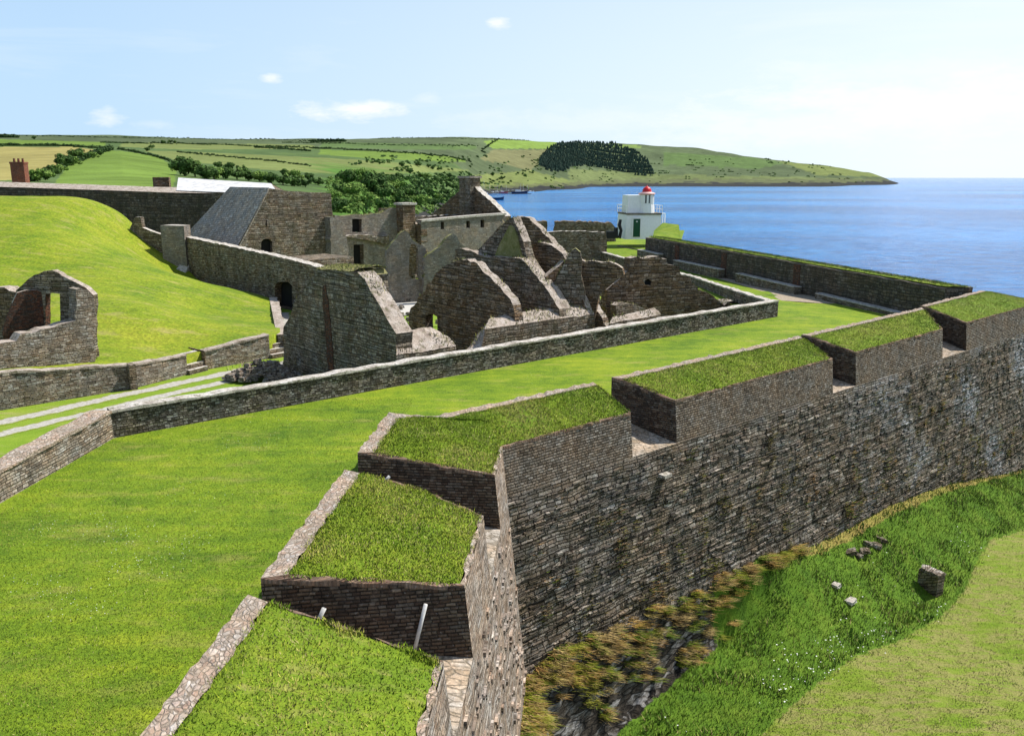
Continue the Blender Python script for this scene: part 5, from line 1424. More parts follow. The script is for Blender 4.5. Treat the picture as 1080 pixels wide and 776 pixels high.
# gallery railing on the seaward side and back
m = MB(); hr = .95
cs4 = [(-20*sc+.1, -2.5), (20*sc-.1, -2.5), (20*sc-.1, 2.5), (-20*sc+.1, 2.5)]
def lw2(x, y, z): 
    q = Vector((bx, by))+fd*x+Vector((-fn.x, -fn.y))*y; return Vector((q.x, q.y, z))
for (a, b), (c, d) in ((cs4[1], cs4[2]), (cs4[2], cs4[3]), (cs4[3], cs4[0])):
    for hh_ in (hr, hr*.5): m.tube([lw2(a, b, zt_+hh_), lw2(c, d, zt_+hh_)], .035, 6)
    for k in range(5):
        f = k/4; x, y = a+(c-a)*f, b+(d-b)*f; m.tube([lw2(x, y, zt_), lw2(x, y, zt_+hr)], .035, 6)
m.build('railing', M['white'], lh)
# lean-to / white steps side at the right of the base
m = MB()
for k in range(3): 
    q = lw2(19*sc+.25+k*.28, -1.2, 0); m.tube([(q.x, q.y, zL+1.2-.3*k), (q.x, q.y, zt_-.1)], .06, 6)
m.tube([lw2(19*sc+.25, -1.2, zt_-.12), lw2(19*sc+.81, -1.2, zt_-.12)], .06, 6)
m.build('side_stair_rail', M['white'], lh)
# dark curved iron davit with a dark locker
dq = wall_t(652, 251, LT-1)
m = MB(); m.tube([(dq.x+.15, dq.y, zL-.1), (dq.x+.35, dq.y, zL+.9), (dq.x+.1, dq.y, zL+1.6), (dq.x+.25, dq.y, zL+2.3)], [.22, .2, .24, .18], 8)
m.box((dq.x-.8, dq.y+.2, zL-.1), (1.5, .9, .9), 0); m.box((dq.x-.3, dq.y+.2, zL+.79), (.4, .5, .5), .3)
tag(m.build('iron_davit', M['black'], None), 'dark curved iron fitting on a low block beside the white lighthouse', 'iron fitting')
# turf-topped bastion blocks by the lighthouse
tq = [P(684, 252, 2.0), P(717, 253, 1.9)]
bl = empty('turf_bank', tuple(P(700, 252, 1.0)), 'bright green turf bank with stone edge right beside the lighthouse', 'turf bank')
c0 = wall_t(688, 251, 98); c1 = wall_t(718, 252, 98); c2 = wall_t(716, 237, 104); c3 = wall_t(699, 235, 108)
c4 = wall_t(690, 243, 104)
m = MB(); poly = [c0, c1, c2, c3, c4]; cc_ = sum(poly, Vector((0, 0, 0)))/5
ring0 = [poly[k].lerp(poly[(k+1) % 5], f/6) for k in range(5) for f in range(6)]
def bankp(q, f):
    p = cc_.lerp(q, f); p.z += .08*(1-f**3)+.12*noise.noise((p.x*.9, p.y*.9, 3))*(1 if f < 1 else 0); return p
fr_s = [1, .96, .85, .7, .5, .3, .1]
for f0, f1_ in zip(fr_s[:-1], fr_s[1:]):
    for k in range(30): m.quad([bankp(ring0[k], f0), bankp(ring0[(k+1) % 30], f0), bankp(ring0[(k+1) % 30], f1_), bankp(ring0[k], f1_)])
m.quad([bankp(q, .1) for q in ring0])
tt_ = m.build('turf', M['turf'], bl, True)
m = MB()
for a, b in zip(poly, poly[1:]+poly[:1]): m.quad([(a.x, a.y, -1), (b.x, b.y, -1), b-Vector((0, 0, .03)), a-Vector((0, 0, .03))])
m.build('stone_edge', M['cap'], bl)
bw_ = empty('battery_wall', tuple(P(620, 245, 0)), 'long dark battery parapet with mossy top between the ruins and the lighthouse', 'parapet wall')
Ab = wall_t(585, 245, 122).xy
pxwall('wall_run', Ab, Vector((1, .02)), [(585.5, 234), (600, 233.5), (645, 235), (649, 240), (649, 262)], 2.2, [M['ruin'], M['ruin_brown']], bw_, base=-2, amp=.12)
pxwall('wall_end', Ab, Vector((1, .02)), [(560, 233), (577, 233.5), (577, 262)], 2.2, [M['ruin'], M['ruin_brown']], bw_, base=-2.5, amp=.1)
Ac = wall_t(585, 252, 100).xy
pxwall('lower_wall', Ac, Vector((1, .12)), [(577, 245), (590, 244), (612, 243.5), (638, 245), (640, 252), (640, 260)], .8, [M['ruin'], M['cap_pale']], bw_, base=-2.3, amp=.06)
rw = lowwall(None, P(601, 262, -.2).xy, P(639, 250, .3).xy, (-1, 0), .7, .6, [M['ruin_brown'], M['cap']], 'ramp_wall', ha=.8, amp=.03)
tag(rw, 'low sloping ramp wall with pale coping at the edge of the lighthouse lawn', 'stone wall')

# ================================================================== HILLS AND HEADLAND
KN = [120, 200, 300, 450, 700, 1000, 1400, 2000, 2600, 3400, 4600, 6500]
SEA_ = None
PROF = {   # apparent height of the ground (photo rows) at the distances KN, None = under the sea
 -420: [245,206,194,184,170,160,153,147,143,141.5,141,160],
 0:    [250,210,194,184,169,159,152.5,147.5,144.5,142.8,142.3,160],
 60:   [252,214,195,184,167,159,152.5,148,145.0,143.4,143,160],
 130:  [255,220,196,183,166,160,154,149,146,144.6,144.3,160],
 200:  [258,225,198,188,177,166,158,152,148.5,147.3,147.2,160],
 300:  [262,232,210,198,185,171,161,153.5,150,148.3,147.8,160],
 380:  [266,240,222,211,198,181,166,155.5,149.5,147.6,147.2,160],
 430:  [270,None,None,None,208,189,171,157,150,147.0,146.4,160],
 480:  [None,None,None,None,None,None,196,165,151,146.6,145.8,160],
 503:  [None,None,None,None,None,None,None,186,155,147,146,160],
 520:  [None,None,None,None,None,None,None,195,163,148.5,146.2,160],
 560:  [None,None,None,None,None,None,None,198.5,176,152.5,147.6,160],
 600:  [None,None,None,None,None,None,None,None,190,166,149.0,160],
 625:  [None,None,None,None,None,None,None,None,None,180,150.5,160],
 660:  [None,None,None,None,None,None,None,None,None,188,152.5,160],
 720:  [None,None,None,None,None,None,None,None,None,190,156.5,165],
 800:  [None,None,None,None,None,None,None,None,None,191,166,175],
 870:  [None,None,None,None,None,None,None,None,None,192.6,175,182],
 915:  [None,None,None,None,None,None,None,None,None,None,181.5,186],
 938:  [None,None,None,None,None,None,None,None,None,None,189.5,None],
 952:  [None]*12, 1000: [None]*12}
PX = sorted(PROF)
def z_at(px, y, r):
    d = ray(px, y); hd = math.hypot(d[0], d[1]); return CAMZ + d[2]*r/hd
TAB = np.array([[(-26.0 if v is None else z_at(p, v, k)) for v, k in zip(PROF[p], KN)] for p in PX])
def terr(px, r):
    i = min(max(np.searchsorted(PX, px)-1, 0), len(PX)-2)
    f = min(1, max(0, (px-PX[i])/(PX[i+1]-PX[i])))
    row = TAB[i]*(1-f)+TAB[i+1]*f
    j = min(max(np.searchsorted(KN, r)-1, 0), len(KN)-2)
    g = (r-KN[j])/(KN[j+1]-KN[j]); g = min(1, max(0, g))
    z = row[j]*(1-g)+row[j+1]*g
    return z
def az(px): return math.atan2((px-540)/F, cT*1.0+.0)      # bearing of a photo column near the horizon
def terr_xy(px, r):
    d = ray(px, 190); h = math.hypot(d[0], d[1]); return d[0]/h*r, d[1]/h*r
def rough(x, y, r, z):
    k = min(1, max(0, (z+20)/12))
    return k*(r*.0016)*(noise.noise((x*.0025, y*.0025, 1))*1.5+noise.noise((x*.01, y*.01, 2))*.8)
def hill_z(px, r):
    x, y = terr_xy(px, r); z = terr(px, r); return z+rough(x, y, r, z)
pxs = np.concatenate([np.arange(-420, -20, 8), np.arange(-20, 960, 2.0)])
rs = np.unique(np.concatenate([np.geomspace(118, 6500, 260)]))
Z = np.zeros((len(pxs), len(rs))); XYZ = np.zeros((len(pxs), len(rs), 3))
for i, p in enumerate(pxs):
    for j, r in enumerate(rs):
        x, y = terr_xy(p, r); z = terr(p, r); XYZ[i, j] = (x, y, z+rough(x, y, r, z))
# --- fields: regions of the photo's farmland, painted as crops / pasture where they lie
def yimg(p3):
    x, y, z = p3; dz = z-CAMZ; fwd = y*cT - dz*sT; up = y*sT + dz*cT
    return 540+F*x/fwd, 388-F*up/fwd
def inpoly(x, y, poly):
    c = False; n = len(poly); j = n-1
    for i in range(n):
        if (poly[i][1] > y) != (poly[j][1] > y) and x < (poly[j][0]-poly[i][0])*(y-poly[i][1])/(poly[j][1]-poly[i][1])+poly[i][0]: c = not c
        j = i
    return c
G1, G2, G3, G4, YL, BR, SC = (.125,.190,.035), (.090,.140,.045), (.145,.175,.055), (.070,.110,.038), (.27,.235,.08), (.155,.155,.07), (.045,.085,.025)
FIELDS = [
 ([(-420,158),(20,155),(75,155),(100,158),(60,176),(30,190),(-420,192)], YL),
 ([(98,160),(125,159),(165,165),(188,178),(180,205),(50,205),(70,176)], G1),
 ([(-420,146),(0,147),(110,150),(112,154),(-420,154)], G1),
 ([(130,150),(330,153),(336,157),(200,158),(125,155)], G3),
 ([(150,159),(200,160),(330,166),(400,170),(500,180),(380,185),(290,180),(190,170)], G3),
 ([(340,150),(500,153),(505,158),(430,158),(338,156)], G2),
 ([(338,158),(430,161),(480,166),(495,171),(400,168),(336,163)], G1),
 ([(510,149),(526,147.5),(588,149.5),(584,157),(520,157)], (.17,.25,.05)),
 ([(520,158),(582,158),(570,172),(560,180),(505,168)], BR),
 ([(500,185),(560,180),(600,190),(625,197),(560,199),(510,200)], G3),
 ([(640,152),(672,153),(676,156),(645,156)], (.17,.24,.06)),
 ([(700,160),(790,166),(830,172),(800,178),(700,174)], G2),
 ([(600,178),(700,184),(800,186),(930,189),(930,194),(600,196)], (.13,.16,.06)),
 ([(820,170),(900,178),(935,187),(860,184)], G3),
]
cols = np.ones((len(pxs), len(rs), 4))
for i, p in enumerate(pxs):
    for j, r in enumerate(rs):
        X = XYZ[i, j]
        if X[2] < -21: cols[i, j, :3] = (.05,.05,.045); continue
        px, y = yimg(X)
        nz = noise.noise((X[0]*.004, X[1]*.004, 5)); nz2 = noise.noise((X[0]*.02, X[1]*.02, 6))
        c = np.array(G4)*(1+.3*nz)+np.array((.05,.06,.01))*max(0, nz2)
        if r > 1800: c = np.array((.082,.108,.052))*(1+.35*nz+.2*nz2)
        for poly, fc in FIELDS:
            if inpoly(px+nz2*2, y, poly): c = np.array(fc)*(1+.12*nz+.10*nz2)
        kk = max(0, min(1, (1150-r+nz2*300)/250))*max(0, min(1, (px-325+nz2*40)/30))*max(0, min(1, (515-px)/20))
        c = c*(1-kk)+np.array((.075,.15,.028))*(1+.5*nz2)*kk
        # rocky, dark foot of the land along the water
        shore = -20+(2.5+r*.0022)*(1+.8*nz2)
        if X[2] < shore: c = np.array((.035,.036,.034))
        elif X[2] < shore+r*.003: c = c*.5+np.array((.08,.075,.05))*.5
        cols[i, j, :3] = c
me = bpy.data.meshes.new('hills')
ni, nj = len(pxs), len(rs)
idx = np.arange(ni*nj).reshape(ni, nj)
f = np.stack([idx[:-1, :-1], idx[1:, :-1], idx[1:, 1:], idx[:-1, 1:]], -1).reshape(-1, 4)
# drop faces wholly under water
zz = XYZ[:, :, 2].ravel(); f = f[(zz[f] > -24).any(axis=1)]
me.from_pydata(XYZ.reshape(-1, 3).tolist(), [], f.tolist()); me.update()
at = me.color_attributes.new('Col', 'FLOAT_COLOR', 'POINT'); at.data.foreach_set('color', cols.ravel().astype(np.float32))
me.polygons.foreach_set('use_smooth', [True]*len(me.polygons))
o = link_mesh('hills', me, M['hill']); o['kind'] = 'structure'

def on_hill(px, py, rmin=130, rmax=6000):
    """first ground point seen in photo column px at row py"""
    r = rmin; prev = None
    while r < rmax:
        x, y = terr_xy(px, r); z = hill_z(px, r)
        q = yimg((x, y, z))
        if z > -20.5 and q[1] <= py: return Vector((x, y, z)), r
        r *= 1.02
    return None, None

# --- foliage clumps
def foliage(name, centres, nleaf, leaf, mat, parent=None, squash=.8, cols=None):
    """leaf-clump faces scattered through lumpy volumes; centres: (x, y, z, radius)"""
    V_, C_ = [], []
    cs = np.array(centres); w = cs[:, 3]**2; w /= w.sum()
    n = nleaf; k = rng.choice(len(cs), n, p=w)
    d = rng.normal(size=(n, 3)); d /= np.linalg.norm(d, axis=1)[:, None]
    rad = cs[k, 3]*(rng.random(n)**.28)
    lump = 1+.28*np.sin(d[:, 0]*5+k)*np.cos(d[:, 1]*6+k*2)
    p = cs[k, :3]+d*(rad*lump)[:, None]*np.array([1, 1, squash])
    nrm = d+rng.normal(scale=.45, size=(n, 3)); nrm[:, 2] += .35; nrm /= np.linalg.norm(nrm, axis=1)[:, None]
    a = np.cross(nrm, rng.normal(size=(n, 3))); a /= np.linalg.norm(a, axis=1)[:, None]+1e-9
    b = np.cross(nrm, a)
    s = (leaf*rng.uniform(.6, 1.4, n))[:, None]
    v = np.stack([p-a*s-b*s*.6, p+a*s*.9-b*s, p+a*s+b*s*.7, p-a*s*.8+b*s], 1)
    me = bpy.data.meshes.new(name)
    me.vertices.add(n*4); me.vertices.foreach_set('co', v.ravel())
    me.loops.add(n*4); me.loops.foreach_set('vertex_index', np.arange(n*4, dtype=np.int32))
    me.polygons.add(n); me.polygons.foreach_set('loop_start', np.arange(0, n*4, 4, dtype=np.int32))
    try: me.polygons.foreach_set('loop_total', np.full(n, 4, np.int32))
    except Exception: pass
    me.update()
    base = np.array(cols or [(.035,.075,.018),(.05,.10,.022),(.075,.135,.028)])
    ci = rng.integers(0, len(base), len(cs)); cc = base[ci[k]]*rng.uniform(.6, 1.5, (n, 1))
    c4 = np.ones((n*4, 4)); c4[:, :3] = np.repeat(cc, 4, axis=0)
    at = me.color_attributes.new('Col', 'FLOAT_COLOR', 'POINT'); at.data.foreach_set('color', c4.ravel())
    o = bpy.data.objects.new(name, me); COL.objects.link(o); me.materials.append(mat)
    if parent is not None: o.parent = parent
    return o
M['leaf'] = attr_mat('leaf_clumps', .8, .2, .5, .1)
def tree_proto(kind, label, group):
    t = bpy.data.objects.new(kind, None); COL.objects.link(t); tag(t, label, 'tree' if 'tree' in kind else 'bush', group)
    return t
def make_tree(seed, dark, w=1.0):
    random.seed(seed)
    t = empty('round_tree', (0, 0, 0), 'x', 'tree')
    m = MB(); m.tube([(0,0,-.5), (.1,0,1.2), (.25,.1,2.6)], [.32, .24, .16], 8)
    for k in range(5):
        a = k*1.26+seed; m.tube([(.2,.08,2.0+.15*k), (math.cos(a)*1.4, math.sin(a)*1.4, 3.6+.3*k)], [.12, .04], 6)
    m.build('trunk', M['bark'], t)
    cs = [(random.gauss(0, 1.5)*w, random.gauss(0, 1.5)*w, 3.6+random.uniform(-1.4, 2.0), random.uniform(1.1, 2.0)) for _ in range(11)]
    pal = [(.04,.08,.02),(.07,.13,.03),(.12,.19,.045)] if dark else [(.10,.18,.03),(.14,.23,.045),(.18,.27,.06)]
    foliage('crown', cs, 2600, .26, M['leaf'], t, .85, pal)
    return t
def copy_tree(o, parent=None):
    c = o.copy(); COL.objects.link(c)
    if parent is not None: c.parent = parent
    for ch in o.children: copy_tree(ch, c)
    return c
protos = [make_tree(3, True), make_tree(5, False, 1.3), make_tree(8, True, 1.35)]
used = [False]*3
def put_tree(px, py, hpx, k, label, group, rmin=130, name='round_tree'):
    p, r = on_hill(px, py, rmin)
    if p is None: return
    s = hpx*.88*r/900/6.2
    if used[k]: o = copy_tree(protos[k])
    else: o = protos[k]; used[k] = True
    o.name = name
    o.location = (p.x, p.y, p.z-.3*s); o.scale = (s*random.uniform(1.0, 1.35), s*random.uniform(1.0, 1.35), s); o.rotation_euler.z = random.uniform(0, 6.28)
    o['label'] = label; o['group'] = group; o['category'] = 'tree'
# wooded slope behind the ruins, above the inlet
random.seed(21)
slope = []
for px, py, h, k in ((366,196,17,0),(380,192,14,1),(372,208,15,1),(392,205,24,0),(405,212,20,2),(418,206,16,1),(432,212,16,0),(356,222,14,0),(385,222,18,1),(402,224,15,0),
        (420,190,8,0),(440,198,9,2),(452,206,9,0),(462,213,8,1),(470,207,7,0),(448,190,7,1),(433,184,6,0),(478,199,7,2),(488,203,6,1),(462,193,6,0),(474,188,5,0),(398,190,9,2),(412,198,13,0),
        (487,194,5,0),(497,190,5,2),(505,196,5,0),(520,186,4,0),(530,190,4,2),(360,205,12,2),(350,214,12,1),(442,218,12,1),(456,218,9,0),(425,219,13,2),(348,230,12,2),(338,212,9,0)):
    put_tree(px, py, h, k, 'wind-shaped bushy tree on the wooded slope between the ruins and the inlet', 'trees on the slope above the inlet', 260)
for px, py, h, k in ((195,186,20,0),(206,187,17,2),(216,190,15,0),(226,190,13,1),(238,189,13,0),(250,190,13,2),(262,191,11,0),(274,192,11,1),(286,194,12,0),(298,196,13,2),(310,197,12,0),(322,198,10,2),
        (244,180,8,0),(256,183,9,2),(232,178,7,0),(300,186,8,0),(312,190,10,1),(325,190,8,0),(335,196,9,2)):
    put_tree(px, py, h, k, 'dark hedge tree in the line running behind the pale store roof', 'hedge trees behind the pale roof', 200)
for px, py, h, k in ((40,192,12,1),(48,190,11,0),(56,186,11,2),(63,184,9,1),(68,178,14,0),(77,175,9,1),(86,170,12,0),(92,169,7,2),(100,167,6,1),(108,164,5,0)):
    put_tree(px, py, h, k, 'bush in the hedge between the straw field and the bright green field', 'bushes along the field hedge', 200)
for px, py, h, k in ((425,176,6,0),(441,176,6,2),(388,172,3,0),(394,173,3,2),(401,174,3,0),(452,177,4,0),(457,179,4,0),(463,180,4,2),(175,152.5,3.5,0),(183,152,3.5,2),(188,152,3,0),(158,160,4,0),(163,157,4,2),(330,150,2.5,0),(41,147,3,0),(137,146,2,2)):
    put_tree(px, py, h, k, 'small dark tree standing alone among the distant fields', 'lone trees in the distant fields', 350)
# hedgerows across the farmland
def hedge(pts, hpx, label, dens_=1.0, wpx=1.0, rmin=350, dark=True):
    cs = []
    for (x0, y0), (x1, y1) in zip(pts[:-1], pts[1:]):
        L = math.hypot(x1-x0, (y1-y0)*4); n = max(2, int(L/1.3*dens_))
        for k in range(n):
            f = k/n; p, r = on_hill(x0+(x1-x0)*f+random.uniform(-.5, .5), y0+(y1-y0)*f+random.uniform(-.25, .25), rmin)
            if p is None: continue
            s = hpx*r/900*random.uniform(.5, 1.25)
            cs.append((p.x, p.y, p.z+s*.4, s*.62))
    if not cs: return
    sz = np.mean([c[3] for c in cs])
    o = foliage('hedgerow', cs, len(cs)*45, sz*.30, M['leaf'], None, .8, [(.03,.06,.02),(.045,.085,.025)])
    tag(o, label, 'hedgerow', None)
random.seed(5)
hedge([(-60,155.5),(0,154.5),(60,154.5),(92,156),(120,157.5)], 2.6, 'dark hedgerow along the top of the straw coloured field', rmin=500)
hedge([(30,192),(50,186),(70,176),(88,170),(104,163),(122,158)], 4.5, 'thick hedge climbing between the straw field and the bright green field', 1.3, rmin=240)
hedge([(128,158),(160,164),(180,170),(196,182)], 2.5, 'hedge bordering the far side of the bright green field', rmin=300)
hedge([(110,151),(200,152.5),(330,156.5),(345,158)], 1.6, 'thin hedgerow below the skyline fields behind the rampart', rmin=700)
hedge([(190,161),(250,167),(300,172),(330,176)], 1.7, 'hedge slanting across the pasture above the pale roof', rmin=500)
hedge([(330,157),(380,159),(430,162),(470,166),(498,172)], 1.8, 'hedgerow along the lower edge of the long green strip field', rmin=600)
hedge([(300,151),(360,152),(430,154),(505,155)], 1.3, 'faint hedge line high on the hill above the strip field', rmin=900)
hedge([(272,156.5),(300,157.5),(330,160)], 2.2, 'short dense hedge in the middle of the hillside pasture', rmin=600)
hedge([(526,147.5),(516,154),(508,160),(514,168)], 1.5, 'hedge down the western side of the small bright field', rmin=1500)
hedge([(-420,143),(0,143),(60,144.5),(140,145.5),(240,147.5),(330,149)], 1.0, 'distant hedge line along the skyline behind the rampart', rmin=1900)
hedge([(400,146.5),(460,146),(530,147.5),(590,150)], .9, 'distant hedge line along the skyline above the inlet', rmin=1900)
hedge([(0,145.5),(25,146)], 3.2, 'dark clump of trees on the skyline above the straw field', 1.6, rmin=1600)
hedge([(331,150),(366,150)], 3.0, 'dark wood on the skyline in the middle of the farmland', 1.6, rmin=1600)
# gorse and scrub patches on the rough slopes
cs = []
for _ in range(900):
    px = random.uniform(360, 600); py = random.uniform(165, 200)
    if noise.noise((px*.05, py*.12, 3)) < .02: continue
    p, r = on_hill(px, py, 600)
    if p is None: continue
    s = random.uniform(.5, 1.4)*r/900; cs.append((p.x, p.y, p.z+s*.2, s))
for _ in range(700):
    px = random.uniform(600, 930); py = random.uniform(168, 193)
    if noise.noise((px*.04, py*.15, 8)) < .05: continue
    p, r = on_hill(px, py, 2500)
    if p is None: continue
    s = random.uniform(.5, 1.2)*r/900; cs.append((p.x, p.y, p.z+s*.1, s))
for _ in range(900):
    px = random.uniform(345, 500); py = random.uniform(186, 226)
    p, r = on_hill(px, py, 260)
    if p is None: continue
    s = random.uniform(1.2, 3.0)*r/900; cs.append((p.x, p.y, p.z+s*.15, s))
sz = 1.2
far = [c for c in cs if math.hypot(c[0], c[1]) > 800]; near = [c for c in cs if math.hypot(c[0], c[1]) <= 800]
o = foliage('slope_foliage', near, len(near)*60, .55, M['leaf'], None, .55, [(.09,.16,.03),(.15,.23,.05),(.11,.18,.04)]); o['kind'] = 'stuff'
cs = far
o = foliage('scrub_foliage', cs, len(cs)*16, 2.2, M['leaf'], None, .5, [(.065,.12,.03),(.10,.17,.04),(.075,.13,.04)]); o['kind'] = 'stuff'
# conifer plantation on the headland
wood = [(567,175),(572,166),(580,157),(592,151.5),(625,150.5),(650,154),(668,160),(682,171),(690,186),(678,187),(650,182),(636,179),(618,176),(603,177),(594,182),(580,182)]
m_v, m_f, m_c = [], [], []
tries = 0; nt = 0
while nt < 3200 and tries < 60000:
    tries += 1
    px, py = random.uniform(565, 692), random.uniform(150, 188)
    if not inpoly(px, py+1.0, wood): continue
    p, r = on_hill(px, py+.8, 2000)
    if p is None: continue
    nt += 1
    h = random.uniform(10, 15); w_ = h*.42; b = len(m_v); c = random.uniform(.6, 1.4)
    for tier in range(2):
        z0, z1, ww = p.z+h*(.05+.35*tier), p.z+h*(.7+.3*tier), w_*(1-.35*tier)
        b = len(m_v)
        for q in range(6):
            a = q*1.047+random.random()*.5; k = ww*random.uniform(.7, 1.2); m_v.append((p.x+math.cos(a)*k, p.y+math.sin(a)*k, z0))
        m_v.append((p.x, p.y, z1)); m_c += [(.028*c,.052*c,.036*c,1)]*7
        for q in range(6): m_f.append((b+q, b+(q+1) % 6, b+6))
me = bpy.data.meshes.new('conifer_woods'); me.from_pydata(m_v, [], m_f); me.update()
at = me.color_attributes.new('Col', 'FLOAT_COLOR', 'POINT'); at.data.foreach_set('color', np.array(m_c, np.float32).ravel())
o = link_mesh('conifer_woods', me, M['leaf']); o['kind'] = 'stuff'

# ================================================================== BOATS IN THE INLET
cm = {k: flat_mat('boat_'+k, c, .35, .05, 3, 0, .5) for k, c in dict(white=(.78,.78,.76), navy=(.015,.03,.09), red=(.45,.05,.04), grey=(.4,.42,.45), black=(.02,.02,.025)).items()}
def boat(px, py, length, hull, lab, mast=0, rz=.2, cabin=True, grp='boats moored at the inlet'):
    q = P(px, py, ZS); t = empty('moored_boat', (q.x, q.y, ZS), lab, 'boat', grp)
    co_, si = math.cos(rz), math.sin(rz)
    L, W, Hh = length, length*.28, length*.13
    def w(x, y, z): return (q.x+x*co_-y*si, q.y+x*si+y*co_, ZS+z)
    m = MB(); st = [(-.5,.75,0),(-.35,.95,0),(0,1,0),(.25,.8,.05),(.4,.45,.15),(.5,.02,.3)]
    for (x0, w0, s0), (x1, w1, s1) in zip(st[:-1], st[1:]):
        for sg_ in (-1, 1):
            m.quad([w(x0*L, sg_*w0*W*.5, Hh*(1+s0*2)), w(x1*L, sg_*w1*W*.5, Hh*(1+s1*2)), w(x1*L*.92, sg_*w1*W*.3, -.3), w(x0*L*.92, sg_*w0*W*.3, -.3)])
        m.quad([w(x0*L, -w0*W*.5, Hh*(1+s0*2)-.1), w(x1*L, -w1*W*.5, Hh*(1+s1*2)-.1), w(x1*L, w1*W*.5, Hh*(1+s1*2)-.1), w(x0*L, w0*W*.5, Hh*(1+s0*2)-.1)])
    m.quad([w(-.5*L, -.375*W, Hh), w(-.5*L, .375*W, Hh), w(-.46*L, .22*W, -.3), w(-.46*L, -.22*W, -.3)])
    m.build('hull', cm[hull], t)
    if cabin:
        m = MB(); c = w(-.1*L, 0, Hh-.05); m.box(c, (L*.34, W*.55, L*.11), rz, 0, .12); m.build('cabin', cm['white'], t)
    if mast:
        m = MB(); m.tube([w(0, 0, Hh), w(0, 0, mast)], .14, 6); m.tube([w(-.35*L, 0, Hh+1.6), w(0, 0, Hh+1.7)], .12, 6); m.build('mast', cm['white'], t)
    return t
L5 = 'small white boat berthed in the crowded marina across the inlet'
for k in range(13):
    boat(509+k*4.0+random.uniform(-1, 1), 203.6-k*.1+random.uniform(-.5, .5), random.uniform(10, 16), 'white', L5, (random.choice([0, 13, 16, 0])), random.uniform(-.5, .5), True, 'white boats in the marina')
boat(531, 203.9, 17, 'red', 'red hulled boat among the white ones in the marina', 0, .1)
boat(548, 204.6, 30, 'navy', 'long dark blue vessel at the outer end of the marina', 0, .05)
boat(510.5, 205, 14, 'white', 'sailing boat with the tallest mast just right of the chimney gable', 24, .2)
boat(523, 211, 22, 'navy', 'dark blue hull moored alone nearer than the marina', 0, -.15, False)
boat(560, 202.9, 13, 'white', 'small white boat on its own past the end of the marina', 0, .3)
pon = MB()
a, b = P(506, 205.6, ZS), P(560, 204.6, ZS); pon.tube([(a.x, a.y, ZS+.4), (b.x, b.y, ZS+.4)], .9, 4)
tag(pon.build('floating_pontoon', cm['black']), 'dark floating pontoon along the front of the marina boats', 'pontoon')

# ================================================================== SEA
ZS = -20.0
def sea():
    mb = MB(); rad = [60, 120, 200, 320, 500, 800, 1300, 2200, 4000, 8000, 16000, 45000]; seg = 72
    g = [[(r*math.cos(2*math.pi*k/seg), r*math.sin(2*math.pi*k/seg), ZS) for k in range(seg)] for r in rad]
    mb.quad(g[0])
    for i in range(len(rad)-1):
        for k in range(seg): mb.quad([g[i][k], g[i][(k+1)%seg], g[i+1][(k+1)%seg], g[i+1][k]])
    n = N('sea_water'); o = n.tc('Object')
    w1 = n.noise(n.map(o, (.45,1,1), rot=(0,0,.15)), .20, 8, .72); w2 = n.noise(n.map(o, (1,.45,1), rot=(0,0,-.5)), .035, 4, .6); big = n.noise(n.map(o, (.4,1,1), rot=(0,0,.3)), .004, 4, .6)
    h = n.math('ADD', n.math('MULTIPLY', w1, 1.0), n.math('MULTIPLY', w2, 1.6))
    col = n.mix(n.ramp(n.math('ADD', n.math('MULTIPLY', w1, .5), n.math('MULTIPLY', big, .5)), [(.44, 0), (.56, 1)]), (.002,.095,.32), (.010,.235,.62))
    m = n.out(col, .12, n.bump(h, 1.0, 2.2), .07)
    o = mb.build('sea', m); o['kind'] = 'structure'
sea()

# ================================================================== SKY, SUN, CAMERA
SUN_AZ, SUN_EL = R(62), R(54)      # azimuth from +Y towards +X
w = bpy.data.worlds.new("World"); S.world = w; w.use_nodes = True
n = N('', w)
sky = n.add('ShaderNodeTexSky', sky_type='NISHITA'); sky.sun_disc = False
sky.sun_elevation = SUN_EL; sky.sun_rotation = SUN_AZ
sky.altitude = 30; sky.air_density = 1.0; sky.dust_density = .3; sky.ozone_density = 3.0
g = n.tc('Generated')
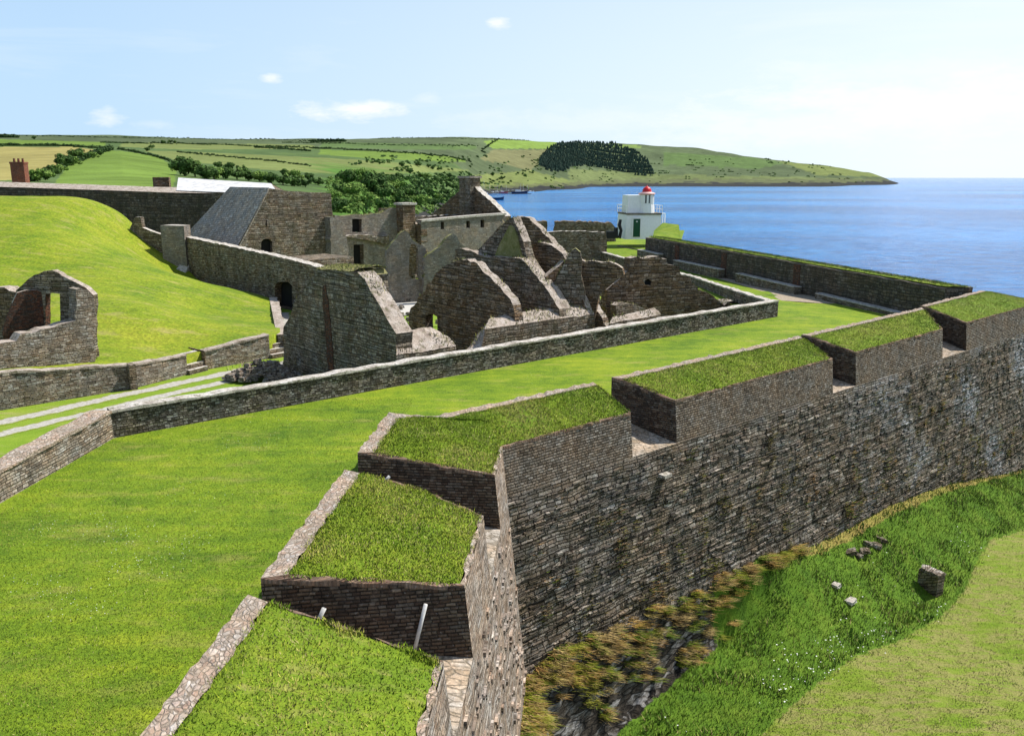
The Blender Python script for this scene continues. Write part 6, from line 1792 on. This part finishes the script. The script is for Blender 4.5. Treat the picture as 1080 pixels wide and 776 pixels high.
# thin wisps of cloud
sepz = n.add('ShaderNodeSeparateXYZ'); n.put(sepz.inputs[0], g)
ca = n.math('ARCTAN2', sepz.outputs[0], sepz.outputs[1]); ce = n.math('ARCSINE', sepz.outputs[2])
cn = n.noise(n.map(g, (1, 1, 3)), 18, 6, .65)
cloud = None
for (px_, py_, wx, wz, st_) in ((376, 116, .062, .012, .95), (398, 112, .03, .009, .8), (525, 24, .016, .007, .8), (116, 125, .022, .010, .7), (286, 82, .016, .006, .7), (165, 132, .04, .006, .35), (450, 104, .02, .008, .3), (1010, 110, .30, .045, .75), (850, 130, .25, .03, .55), (640, 128, .2, .02, .25), (955, 75, .2, .02, .35)):
    d_ = Vector(ray(px_, py_)).normalized(); az_ = math.atan2(d_.x, d_.y); el_ = math.asin(d_.z)
    dx = n.math('DIVIDE', n.math('SUBTRACT', ca, az_), wx); dz = n.math('DIVIDE', n.math('SUBTRACT', ce, el_), wz)
    rr2 = n.math('ADD', n.math('MULTIPLY', dx, dx), n.math('MULTIPLY', dz, dz))
    f_ = n.math('MULTIPLY', n.ramp(n.math('SUBTRACT', n.math('ADD', 1.0, n.math('MULTIPLY', n.math('SUBTRACT', cn, .5), 2.6)), n.math('SQRT', rr2)), [(.0, 0), (.75, 1)]), st_)
    cloud = f_ if cloud is None else n.math('MAXIMUM', cloud, f_)
c1 = n.noise(n.map(g, (1.2, 1.2, 9.0)), 2.2, 7, .6, dist=.4)
cloud = n.math('MAXIMUM', cloud, n.math('MULTIPLY', n.ramp(c1, [(.52, 0), (.80, .35)]), 1.0))
sx = n.math('ADD', n.math('MULTIPLY', sepz.outputs[0], .5), .5)
pale = n.mix(n.ramp(sx, [(.28, 0), (.72, 1)]), (3.7, 5.2, 6.9), (6.3, 6.9, 7.2))
band = n.ramp(sepz.outputs[2], [(0.0, 1), (.05, .92), (.30, .62), (.7, .15)])
base = n.mix(band, sky.outputs[0], pale)
colr = n.mix(cloud, base, (6.9, 7.1, 7.3))
bg = n.add('ShaderNodeBackground'); n.put(bg.inputs[0], colr); bg.inputs[1].default_value = .115
wo = n.add('ShaderNodeOutputWorld'); n.nt.links.new(bg.outputs[0], wo.inputs[0])

sd = bpy.data.lights.new('sun', 'SUN'); sd.energy = 5.0; sd.angle = R(.5); sd.color = (1.0, .955, .88)
so = bpy.data.objects.new('sun', sd); COL.objects.link(so)
dirv = Vector((math.sin(SUN_AZ)*math.cos(SUN_EL), math.cos(SUN_AZ)*math.cos(SUN_EL), math.sin(SUN_EL)))
so.rotation_euler = dirv.to_track_quat('Z', 'Y').to_euler()
so.location = (60, 60, 120)
cd = bpy.data.cameras.new('camera'); cd.sensor_width = 36; cd.lens = 30; cd.clip_start = .1; cd.clip_end = 90000
co = bpy.data.objects.new('camera', cd); COL.objects.link(co)
co.location = (0, 0, CAMZ); co.rotation_euler = (math.pi/2-TH, 0, 0)
S.camera = co
S.view_settings.view_transform = 'Standard'; S.view_settings.look = 'None'
S.view_settings.exposure = 0.38; S.view_settings.gamma = 1
